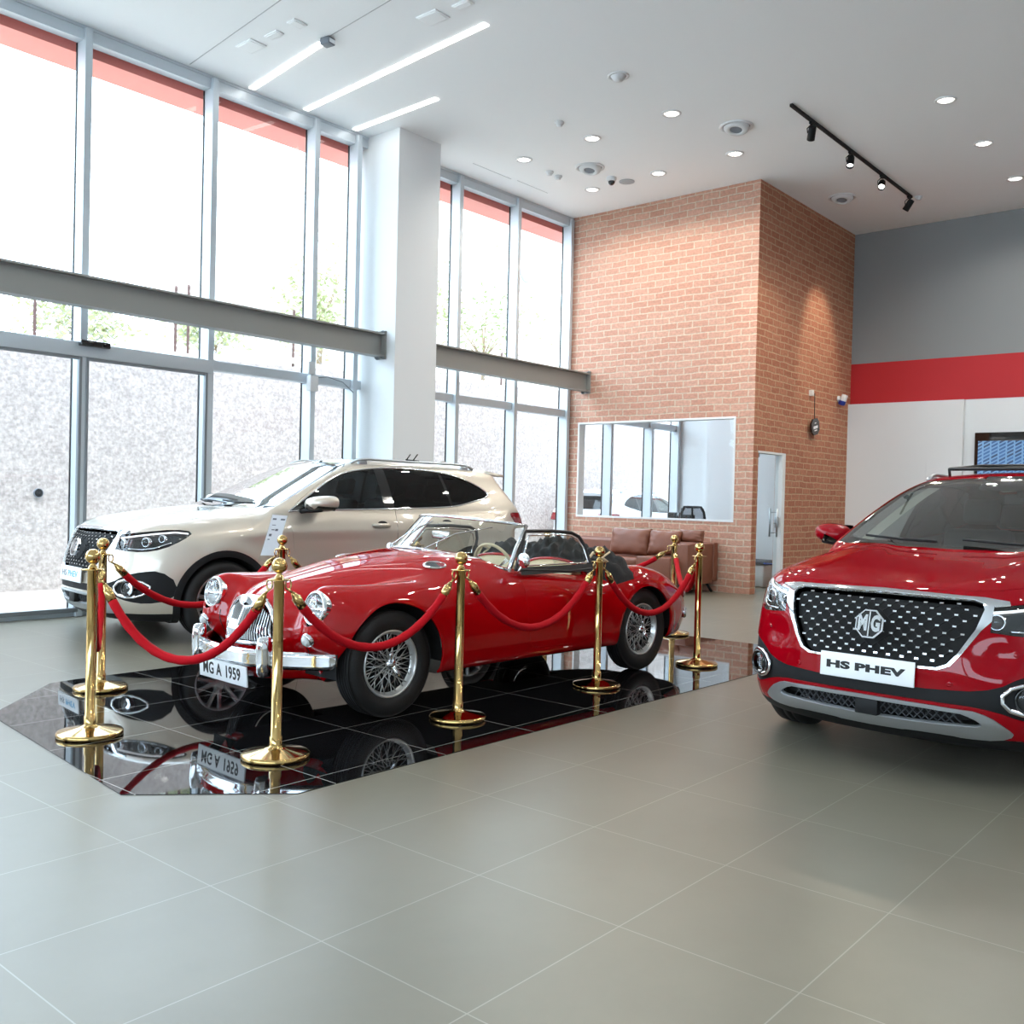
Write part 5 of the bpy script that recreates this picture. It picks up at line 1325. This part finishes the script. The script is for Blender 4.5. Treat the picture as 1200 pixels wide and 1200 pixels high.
for (x0, ya, x1, yb, lab) in ((6.33, 9.36, 6.12, 7.86, 'left linear ceiling light, ending at a small grey sensor box'), (7.07, 9.35, 6.84, 6.28, 'longest linear ceiling light, middle of the three'), (7.83, 9.36, 7.78, 7.88, 'short linear ceiling light nearest the white pillar')):
    d = Vector((x1-x0, yb-ya, 0)); n = Vector((-d.y, d.x, 0)).normalized()*.035; rz = 0
    t = on_ceiling('ceiling_strip_light', x0, ya, lab, 'ceiling light', 'linear strip lights')
    q = [(n.x, n.y), (d.x+n.x, d.y+n.y), (d.x-n.x, d.y-n.y), (-n.x, -n.y)]
    mb = MB(); mb.prism([(a*1.0+(.006 if a > 0 else -.006), b) for a, b in q], -.004, 0); mb.build('light_channel', M_trimw, t)
    mb = MB(); mb.prism(q, -.012, -.004); mb.build('light_diffuser', M_led, t)
t = on_ceiling('ceiling_sensor', 6.10, 7.74, 'small grey sensor box at the end of the left linear light', 'sensor')
mb = MB(); mb.box((-.05, -.06, -.07), (.05, .06, 0), .01, 2, M=Matrix.Rotation(R(8), 4, 'Z')); mb.build('sensor_box', M_inkgrey, t)
mb = MB(); mb.box((-.04, -.062, -.06), (.04, -.058, -.02), M=Matrix.Rotation(R(8), 4, 'Z')); mb.build('sensor_window', M_chrome, t)
for x, y, lab in ((5.72, 8.15, 'pale ceiling access grille left of the linear lights'), (6.44, 6.26, 'pale ceiling access grille at the top edge of the picture')):
    t = on_ceiling('ceiling_grille', x, y, lab, 'air vent', 'pale ceiling grilles')
    for dy, w, h in ((-.42, .16, .12), (-.05, .10, .2), (.34, .20, .26)):
        mb = MB(); mb.box((-w/2, dy-h/2, -.012), (w/2, dy+h/2, 0), .004); mb.box((-w/2+.02, dy-h/2+.02, -.016), (w/2-.02, dy+h/2-.02, -.012)); mb.build('grille_plate', M_ceil, t)
t = empty('track_light', (10.31, 4.77, H), 0, 'black ceiling track carrying four spotlights', 'track light')
mb = MB(); mb.box((0, -.018, -.035), (4.1, .018, 0), .003, 1); mb.build('track', M_black, t)
SPOTS = [(.58, (13.6, 6.5, 2.5)), (1.78, (9.0, 4.0, 0.)), (2.90, (7.0, 3.0, 0.)), (4.0, (14.6, 6.3, 3.6))]
for x, tgt in SPOTS:
    d = (Vector(tgt)-Vector((10.31+x, 4.77, H-.14))).normalized()
    Mx = frame_M(Vector((x, 0, -.15)), d.orthogonal(), d.cross(d.orthogonal()))
    h = MB(); h.lathe([(0, -.075), (.04, -.072), (.044, -.06), (.046, .09), (.042, .092), (.036, .06), (0, .055)], 24, Mx); s_ = h.build('spot_head', M_black, t)
    mb = MB(); mb.lathe([(.036, .062), (0, .063)], 20, Mx); mb.build('spot_lens', M_spot, s_)
    mb = MB(); mb.box((x-.05, -.016, -.06), (x+.05, .016, -.034)); mb.tube([Vector((x-.02, 0, -.06)), Vector((x-.02, .05, -.10)), Vector((x, .05, -.15))], .007, 6); mb.build('spot_bracket', M_black, s_)
    l = bpy.data.lights.new('spot_lamp', 'SPOT'); l.energy = 120 if tgt[2] > 1 else 80; l.spot_size = R(44); l.spot_blend = .8; l.color = (1, .86, .68); l.shadow_soft_size = .04
    o = bpy.data.objects.new('spot_lamp', l); COL.objects.link(o); o.location = Vector((10.31+x, 4.77, H-.15))+d*.11; o.rotation_euler = (-d).to_track_quat('Z', 'Y').to_euler()

# --- rope barriers
def stanchion(x, y, lab, z=GS):
    t = empty('rope_stanchion', (x, y, z), 0, lab, 'stanchion', 'brass stanchions round the roadster')
    return t
def stanchion_parts(t):
    mb = MB(); mb.lathe([(0, 0), (.158, 0), (.163, .006), (.163, .018), (.158, .024), (.150, .026), (.06, .044), (.034, .052), (.030, .06)], 56); mb.build('base', M_gold, t)
    mb = MB(); mb.lathe([(.030, .05), (.030, .10), (.0255, .102), (.0255, .842), (.027, .844), (.027, .850)], 40); mb.build('pole', M_gold, t)
    mb = MB(); mb.lathe([(.0, .848), (.055, .848), (.057, .851), (.055, .854), (.024, .855), (.020, .868), (.013, .876), (.012, .884), (.020, .890)], 32); mb.build('collar', M_gold, t)
    mb = MB(); mb.sphere((0, 0, .918), .038, 28, 18); mb.build('ball_finial', M_gold, t)
ST = {}
LAB = {1: 'brass stanchion standing in front of the roadster grille corner, nearest the camera', 2: 'brass stanchion at the far left front corner of the granite', 3: 'brass stanchion just behind the far left front one', 4: 'brass stanchion beside the roadster front wheel', 5: 'brass stanchion in front of the roadster door rear edge', 6: 'brass stanchion right of the roadster rear wheel', 7: 'brass stanchion behind the roadster tail, in front of the sofa', 8: 'brass stanchion behind the roadster bonnet, beside the price sheet', 9: 'brass stanchion behind the roadster windscreen, only its ball showing', 10: 'brass stanchion hidden behind the roadster side curtain'}
SP = {1: (2.79, 3.82), 2: (2.37, 4.82), 3: (2.96, 5.89), 4: (4.0, 3.77), 5: (5.38, 3.78), 6: (6.67, 3.74), 7: (8.04, 4.78), 8: (4.33, 5.90), 9: (5.72, 5.90), 10: (7.62, 6.0)}
for k, (x, y) in SP.items():
    if k == 1: ST[k] = stanchion(x, y, LAB[k]); stanchion_parts(ST[k])
    else: ST[k] = copy_tree(ST[1]); ST[k].location = (x, y, GS); ST[k]['label'] = LAB[k]
def rope(a, b, sag, lab):
    A = Vector((*SP[a], GS+.845)); B = Vector((*SP[b], GS+.845)); d = (B-A); d.z = 0; d.normalize()
    pa = A+d*.052; pb = B-d*.052
    t = empty('velvet_rope', A, 0, lab, 'rope', 'red velvet ropes between the stanchions')
    n = 44; pts = []
    span = (pb-pa).length
    # catenary
    lo, hi = .05, 50.
    for _ in range(60):
        c = (lo+hi)/2
        if c*(math.cosh(span/2/c)-1) > sag: lo = c
        else: hi = c
    f0 = lambda s: c*(math.cosh((s-.5)*span/c)-math.cosh(span/2/c))
    for i in range(n+1): s = i/n; pts.append(pa.lerp(pb, s)+Vector((0, 0, f0(s)-.03))-A)
    cum = [0]
    for i in range(n): cum.append(cum[-1]+(pts[i+1]-pts[i]).length)
    tot = cum[-1]
    core = [p for p, q in zip(pts, cum) if .11 < q < tot-.11]
    mb = MB(); mb.tube(core, [.0225*(1+.05*math.sin(i*1.7)) for i in range(len(core))], 14); mb.build('velvet_sleeve', M_velvet, t)
    for e in (0, 1):
        pp = pts if e == 0 else pts[::-1]; cp = core if e == 0 else core[::-1]
        dd = (cp[1]-pp[0]).normalized()
        p0 = pp[0]+dd*.04; p1 = cp[0]+(cp[1]-cp[0]).normalized()*.012
        mb = MB(); mb.tube([p0, p0.lerp(p1, .12), p0.lerp(p1, .3), p0.lerp(p1, .35), p1], [.008, .013, .018, .0235, .0235], 14)
        hp = [pp[0]+Vector((0, 0, .030)) if False else pp[0]+Vector((0, 0, .034))+(-dd*.0)]
        ring = [pp[0]+Vector((0, 0, .010))+(d*(1 if e == 0 else -1))*(.016*math.cos(2*PI*k/14))+Vector((0, 0, .024*math.sin(2*PI*k/14))) for k in range(14)]
        mb.tube(ring, .0045, 6, closed=True); mb.tube([pp[0]-Vector((0, 0, .012)), p0], .006, 8)
        mb.build('end_hook', M_gold, t)
rope(2, 1, .39, 'red rope sagging in front of the roadster grille')
rope(1, 4, .345, 'red rope crossing the roadster front wheel')
rope(4, 5, .35, 'red rope across the roadster door')
rope(5, 6, .36, 'red rope crossing the roadster rear wheel')
rope(7, 6, .30, 'red rope closing the gap behind the roadster tail')
rope(2, 3, .46, 'red rope hanging steeply between the two far left stanchions')
rope(3, 8, .33, 'red rope passing in front of the champagne car bumper')
rope(8, 9, .36, 'red rope behind the roadster bonnet, leaving rightwards from the price sheet')
rope(9, 10, .36, 'red rope behind the roadster cockpit, mostly hidden by its side curtain')
rope(10, 7, .24, 'red rope behind the roadster tail, in front of the sofa cushions')

M_paper, pt, pb = nt('paper_sheet')
pb.inputs['Base Color'].default_value = rgb(244, 246, 248); ptr = N(pt, 'ShaderNodeBsdfTranslucent'); ptr.inputs[0].default_value = rgb(244, 246, 248); pms = N(pt, 'ShaderNodeMixShader'); pms.inputs[0].default_value = .5
L(pt, pb.outputs[0], pms.inputs[1]); L(pt, ptr.outputs[0], pms.inputs[2]); L(pt, pms.outputs[0], pt.nodes['Material Output'].inputs[0])
# --- price sheet on a stand beside the champagne car
t = empty('info_stand', (4.60, 6.37, 0), 0, 'white printed price sheet tilted on a clear stand beside the champagne car', 'sign stand')
mb = MB(); mb.lathe([(0, 0), (.15, 0), (.15, .012), (.02, .02), (.012, .03)], 32); mb.build('stand_base', M_satin, t)
mb = MB(); mb.tube([Vector((0, 0, .02)), Vector((-.02, .02, .70))], .011, 10); mb.build('stand_pole', M_satin, t)
ax = Vector((.94, .34, 0)).normalized()
upv = Vector((.20, -.23, 1)).normalized(); Mx = frame_M((-.01, 0, .915), ax, upv) @ Matrix.Rotation(R(-3), 4, 'Z')
mb = MB(); mb.grid([[Mx @ Vector((x, y, -.003)) for x in (-.115, .115)] for y in (-.20, .20)], smooth=False); mb.build('clear_holder', M_gl_clear, t)
mb = MB(); mb.box((-.105, -.15, 0), (.105, .185, .001), M=Mx); s_ = mb.build('printed_sheet', M_paper, t)
mb = MB()
for x0_, y0_, x1_, y1_ in ((-.085, .145, -.035, .158), (.025, .145, .085, .158), (-.06, .06, -.02, .068), (-.01, .055, .03, .072), (-.075, .01, -.04, .03), (-.075, -.02, -.05, -.012), (-.07, .10, -.02, .105)): mb.box((x0_, y0_, .001), (x1_, y1_, .0016), M=Mx)
mb.build('print', M_inkgrey, s_)

# --- cars
suv, sh_suv = build_suv()
tag(suv, 'champagne silver SUV parked by the windows, left of the pillar', 'car', 'showroom SUVs of one model')
suv.location = (6.07, 7.80, 0); suv.rotation_euler.z = R(172.85)
def wiper_dummy(): pass
ruby = copy_tree(suv, None, {'paint_champagne': 'paint_ruby'})
ruby.name = 'suv.001'; ruby.location = (6.58, 1.53, 0); ruby.rotation_euler.z = R(176.5); ruby.scale = (.88, .91, .925)
ruby['label'] = 'ruby red SUV at the right edge with its nose toward the camera'
PL = (2.302, 0, .548)
number_plate(suv, PL, .50, .125, R(3), [('HS', -.145, .07, 1.35, M_inkgrey, .001), ('PHEV', .06, .07, 1.35, M_inkblue, .001)])
number_plate(ruby, PL, .50, .125, R(3), [('HS', -.152, .050, 2.1, M_ink, .003), ('PHEV', .068, .050, 2.1, M_ink, .003)])
mb = MB(); mb.tube([Vector((-1.157, 0, 1.655)), Vector((-1.212, 0, 1.722))], .007, 6); o = mb.build('roof_aerial', M_black, suv)
mb = MB(); mb.tube([Vector((-1.248, 0, 1.655)), Vector((-1.31, 0, 1.727))], .007, 6); mb.tube([Vector((-1.15, 0, 1.662)), Vector((-1.33, 0, 1.655))], .006, 6); mb.build('aerial_base', M_black, o)
# tilted glass sunroof, open on the ruby car
mb = MB(); mb.grid([[Vector((x, y, z-.06*y*y)) for x, z in ((-.22, 1.668), (-.9, 1.715))] for y in np.linspace(-.46, .46, 9)]); mb.build('tilted_sunroof', M_gl_tint, ruby)
mb = MB(); mb.tube([Vector((x, y, z)) for x, y, z in ((-.20, -.47, 1.66), (-.20, .47, 1.66), (-.9, .47, 1.71), (-.9, -.47, 1.71))], .012, 6, closed=True)
for y in (.47, -.47): mb.tube([Vector((-.20, y, 1.66)), Vector((-.22, y, 1.60))], .010, 6)
mb.build('sunroof_frame', M_ink, ruby)
mga, sh_mga = build_mga()
tag(mga, 'red 1950s open roadster with wire wheels on the black granite', 'car')
mga.location = (4.97, 4.61, GS); mga.rotation_euler.z = R(176.86); mga.scale = (.96,)*3
for s in (suv, ruby): pass

# --- outside
out = {'paint_champagne': 'paint_white'}
white = copy_tree(suv, None, out); white.name = 'suv.002'
for o in list(white.children):
    if o.name.startswith('number_plate'):
        for c in list(o.children): bpy.data.objects.remove(c)
        bpy.data.objects.remove(o)
white.location = (18.7, 12.2, -.12); white.rotation_euler.z = R(2); white['label'] = 'white car parked outside, seen through the office window'; del white['group']
struct(bx('ground_outside', (-8, YG+.12, -.32), (34, 14.0, -.12), M_conc))
mb = MB(); zt_ = lambda x: 3.31+.046*(x-8.5); mb.prism([(-8, -.3), (34, -.3), (34, zt_(34)), (-8, zt_(-8))], -13.6, -13.2, Matrix(((1, 0, 0, 0), (0, 0, -1, 0), (0, 1, 0, 0), (0, 0, 0, 1)))); struct(mb.build('wall_stucco', M_stucco))
struct(bx('wall_unseen_sky_shield', (XW+.25, YG, -.3), (34, YG+.12, 6.0), M_wallw))  # unseen; added, with the longer canopy, to keep sky light off the stucco
mb = MB(); mb.grid([[Vector((x, y, zt_(x)-.03+.9*(1-math.exp(-(y-13.6)/6))+.25*math.sin(x*.7+y))) for y in (13.6, 14.5, 16, 19, 24, 34)] for x in np.linspace(-10, 40, 26)]); struct(mb.build('ground_hillside', M_earth))
struct(bx('ceiling_canopy', (-6, YG+.13, 5.60), (34, YG+.56, 5.82), M_canopy))
t = empty('drain_pipe', (5.72, 13.2, 1.19), 0, 'dark round drain hole in the stucco retaining wall', 'pipe')
mb = MB(); mb.lathe([(.062, 0), (.062, .03), (.054, .03), (.052, .002)], 24, Matrix.Rotation(PI/2, 4, 'X')); mb.build('pipe_sleeve', M_inkgrey, t)
mb = MB(); mb.lathe([(.056, .028), (0, .026)], 20, Matrix.Rotation(PI/2, 4, 'X')); mb.build('pipe_void', M_dark, t)
t = empty('chain_fence', (0, 14.0, 3.38), 0, 'wire fence with thin dark posts above the stucco wall', 'fence')
for x, z in ((5.98, 1.02), (8.15, 1.12), (8.37, 1.18), (10.42, 1.12), (3.6, 1.05), (13.0, 1.2), (16.0, 1.1), (19.0, 1.1)):
    mb = MB(); mb.tube([Vector((x+.003*(k % 2), 0, z*k/24)) for k in range(25)], [.022+.006*(k % 2) for k in range(25)], 6); mb.build('post', M_rust, t)
mb = MB()
for i in range(150):
    x = -2+i*.16
    for sg in (1, -1): mb.tube([Vector((x, 0, 0)), Vector((x+sg*.8, 0, .8))], .0035, 3, smooth=False, cap=False)
mb.build('wire_mesh', M_inkgrey, t, weld=False)
def tree(x, y, z, h, r, lab, m, sd, n=900, ls=.11):
    rs = random.Random(sd); t = empty('tree', (x, y, z), 0, lab, 'tree', 'trees on the slope outside')
    mb = MB(); tips = []
    mb.tube([Vector((0, 0, 0)), Vector((.05, 0, h*.3)), Vector((0, .05, h*.62))], [.07*h/3, .05*h/3, .02*h/3], 7)
    for k in range(9):
        a = rs.uniform(0, 2*PI); e = Vector((math.cos(a)*r*.7, math.sin(a)*r*.7, h*rs.uniform(.45, .9))); mb.tube([Vector((0, 0, h*.3)), e*.55+Vector((0, 0, h*.12)), e], [.03*h/3, .02*h/3, .008], 5); tips.append(e)
    mb.build('trunk', M_bark, t)
    mb = MB(); n0 = 0
    for k in range(n):
        c = rs.choice(tips)+Vector((rs.gauss(0, .34*r), rs.gauss(0, .34*r), rs.gauss(0, .16*h)))
        a, b = rs.uniform(0, 2*PI), rs.uniform(-1, 1); u = Vector((math.cos(a), math.sin(a), b)).normalized(); v = u.orthogonal().normalized(); v.rotate(Matrix.Rotation(rs.uniform(0, 6), 3, u)); s = ls*rs.uniform(.6, 1.3)
        vs = [mb.bm.verts.new(c+p) for p in (-u*s*.6, v*s*.28, u*s*.6, -v*s*.28)]; mb.bm.faces.new(vs)
    mb.build('foliage', m, t, weld=False)
tree(14.5, 15.2, 3.8, 2.2, .8, 'pale leafy tree outside, left of the middle mullion beyond the pillar', M_leafl, 2)
tree(18.9, 17.2, 4.1, 2.7, 1.1, 'greener leafy tree outside, right before the brick wall', M_leaf, 3)
tree(14.6, 18.6, 4.2, 3.2, .8, 'thin tree outside, right by the white pillar', M_leafl, 4)
tree(11.5, 15.1, 3.6, 1.7, .55, 'small bush outside, just left of the white pillar', M_leafl, 5)
tree(9.6, 15.2, 3.5, .9, .55, 'low bush outside below the beam, second pane left of the pillar', M_leafl, 6)
tree(7.2, 15.4, 3.4, 1.0, .75, 'low bush outside below the beam, above the sliding doors', M_leafl, 7)
tree(4.6, 15.4, 3.3, 1.1, .8, 'low bush outside at the left picture edge', M_leafl, 8)
t = empty('building', (25, 19.6, 3.5), 0, 'pale apartment building far behind the trees outside', 'building')
mb = MB(); mb.box((-5.5, 0, 0), (8, 6, 7.5)); mb.build('wall', mat('pale_render', rgb(232, 228, 220), .9), t)
mb = MB(); mb.box((-5.7, -.3, 7.5), (8.2, 6.2, 7.8)); mb.build('roof', mat('pale_roof', rgb(226, 224, 220), .9), t)
for x in (-4.3, -.6, 2.2):
    mb = MB(); mb.box((x-.6, -.06, 3.6), (x+.6, .02, 5.2)); w = mb.build('window', M_white, t); mb = MB(); mb.box((x-.5, -.08, 3.7), (x+.5, -.05, 5.1)); mb.build('window_pane', M_trimw, w)
mb = MB(); mb.box((-5.3, -.5, 3.2), (-3.6, 0, 3.3)); mb.build('balcony', mat('pale_render', (1,)*4), t)
t = empty('air_conditioner', (22.0, 18.7, 7.6), 0, 'outdoor air conditioner on a bracket seen through the pane by the brick wall', 'air conditioner')
mb = MB(); mb.box((-.5, -.2, 0), (.5, .2, .75), .02); mb.build('casing', M_white, t)
mb = MB(); mb.lathe([(.27, 0), (.27, .02), (.25, .03), (.05, .03), (0, .03)], 24, Matrix.Translation((.15, -.2, .38)) @ Matrix.Rotation(PI/2, 4, 'X')); mb.build('fan_grille', M_inkgrey, t)
mb = MB(); mb.box((-.45, -.1, -.06), (-.40, .82, 0)); mb.box((.40, -.1, -.06), (.45, .82, 0)); mb.build('bracket', M_trimw, t)
t = empty('block_wall', (13.5, 20, 4.0), 0, 'pale concrete block wall outside, left of the white pillar', 'wall')
mb = MB(); mb.box((-2.2, 0, 0), (3.2, .3, 4.6)); mb.build('blocks', tile_mat('block_work', rgb(236, 232, 226), 1.0, .5, 0, 0, rgb(205, 202, 198), .015, .9, .5), t)

# --- light
w = bpy.data.worlds.new('World'); SC.world = w; w.use_nodes = True; bg = w.node_tree.nodes['Background']
bg.inputs[0].default_value = (.68, .85, 1.0, 1); bg.inputs[1].default_value = 6.5
def sun(v, e, ang=1.0, col=(1, .96, .9)):
    l = bpy.data.lights.new('sun', 'SUN'); l.energy = e; l.angle = R(ang); l.color = col
    o = bpy.data.objects.new('sun', l); COL.objects.link(o); o.rotation_euler = Vector(v).to_track_quat('Z', 'Y').to_euler(); o.location = (0, 0, 20)
sun((-.12, -.42, .95), 1.9)
def area(loc, tgt, sx, sy, e, col=(1, 1, 1), spread=180):
    l = bpy.data.lights.new('fill_lamp', 'AREA'); l.shape = 'RECTANGLE'; l.size = sx; l.size_y = sy; l.energy = e; l.color = col; l.spread = R(spread)
    o = bpy.data.objects.new('fill_lamp', l); COL.objects.link(o); o.location = loc; o.rotation_euler = (Vector(loc)-Vector(tgt)).to_track_quat('Z', 'Y').to_euler()
for x, y in [(d[0], d[1]) for d in DL if d[3]]+[(4.1, 3.0), (5.2, -.6), (8.2, 3.4), (8.2, .6), (11.2, .8), (14.4, .8), (2.2, .4), (2.2, -2.6), (5.2, -3.4), (8.2, -2.6), (-.8, 3.4), (-.8, .2), (-1.4, -3.4), (1.0, 6.4), (12.4, -2.6), (3.4, 6.6), (6.4, 4.4), (14.4, -2.2), (13.2, 2.2), (10.2, 2.4)]:  # spots listed after DL are unseen fill without fixtures, added to brighten the hall
    l = bpy.data.lights.new('downlight_and_fill_lamp', 'SPOT'); l.energy = 45 if x < 8.4 else 58; l.spot_size = R(158); l.spot_blend = .5; l.color = (1, .97, .89); l.shadow_soft_size = .08
    o = bpy.data.objects.new('downlight_and_fill_lamp', l); COL.objects.link(o); o.location = (x, y, H-.03)

# --- camera
cam = bpy.data.cameras.new('camera'); co = bpy.data.objects.new('camera', cam); COL.objects.link(co); SC.camera = co
cam.sensor_width = 36; cam.lens = 36*1128.98/1200; cam.clip_end = 200
yaw, pit, rol = R(40.3521), R(-.8078), R(1.3793)
f_ = Vector((math.cos(yaw)*math.cos(pit), math.sin(yaw)*math.cos(pit), math.sin(pit))); r0_ = Vector((math.sin(yaw), -math.cos(yaw), 0)); u0_ = r0_.cross(f_)
r_ = r0_*math.cos(rol)+u0_*math.sin(rol); u_ = r_.cross(f_)
co.matrix_world = Matrix(((r_.x, u_.x, -f_.x, 0), (r_.y, u_.y, -f_.y, 0), (r_.z, u_.z, -f_.z, 1.27), (0, 0, 0, 1)))
SC.view_settings.view_transform = 'Standard'; SC.view_settings.look = 'None'; SC.view_settings.exposure = 0.57
SC.cycles.max_bounces = 12; SC.cycles.transparent_max_bounces = 24; SC.cycles.use_denoising = True; SC.cycles.caustics_reflective = False; SC.cycles.caustics_refractive = False
SC.cycles.sample_clamp_indirect = 6
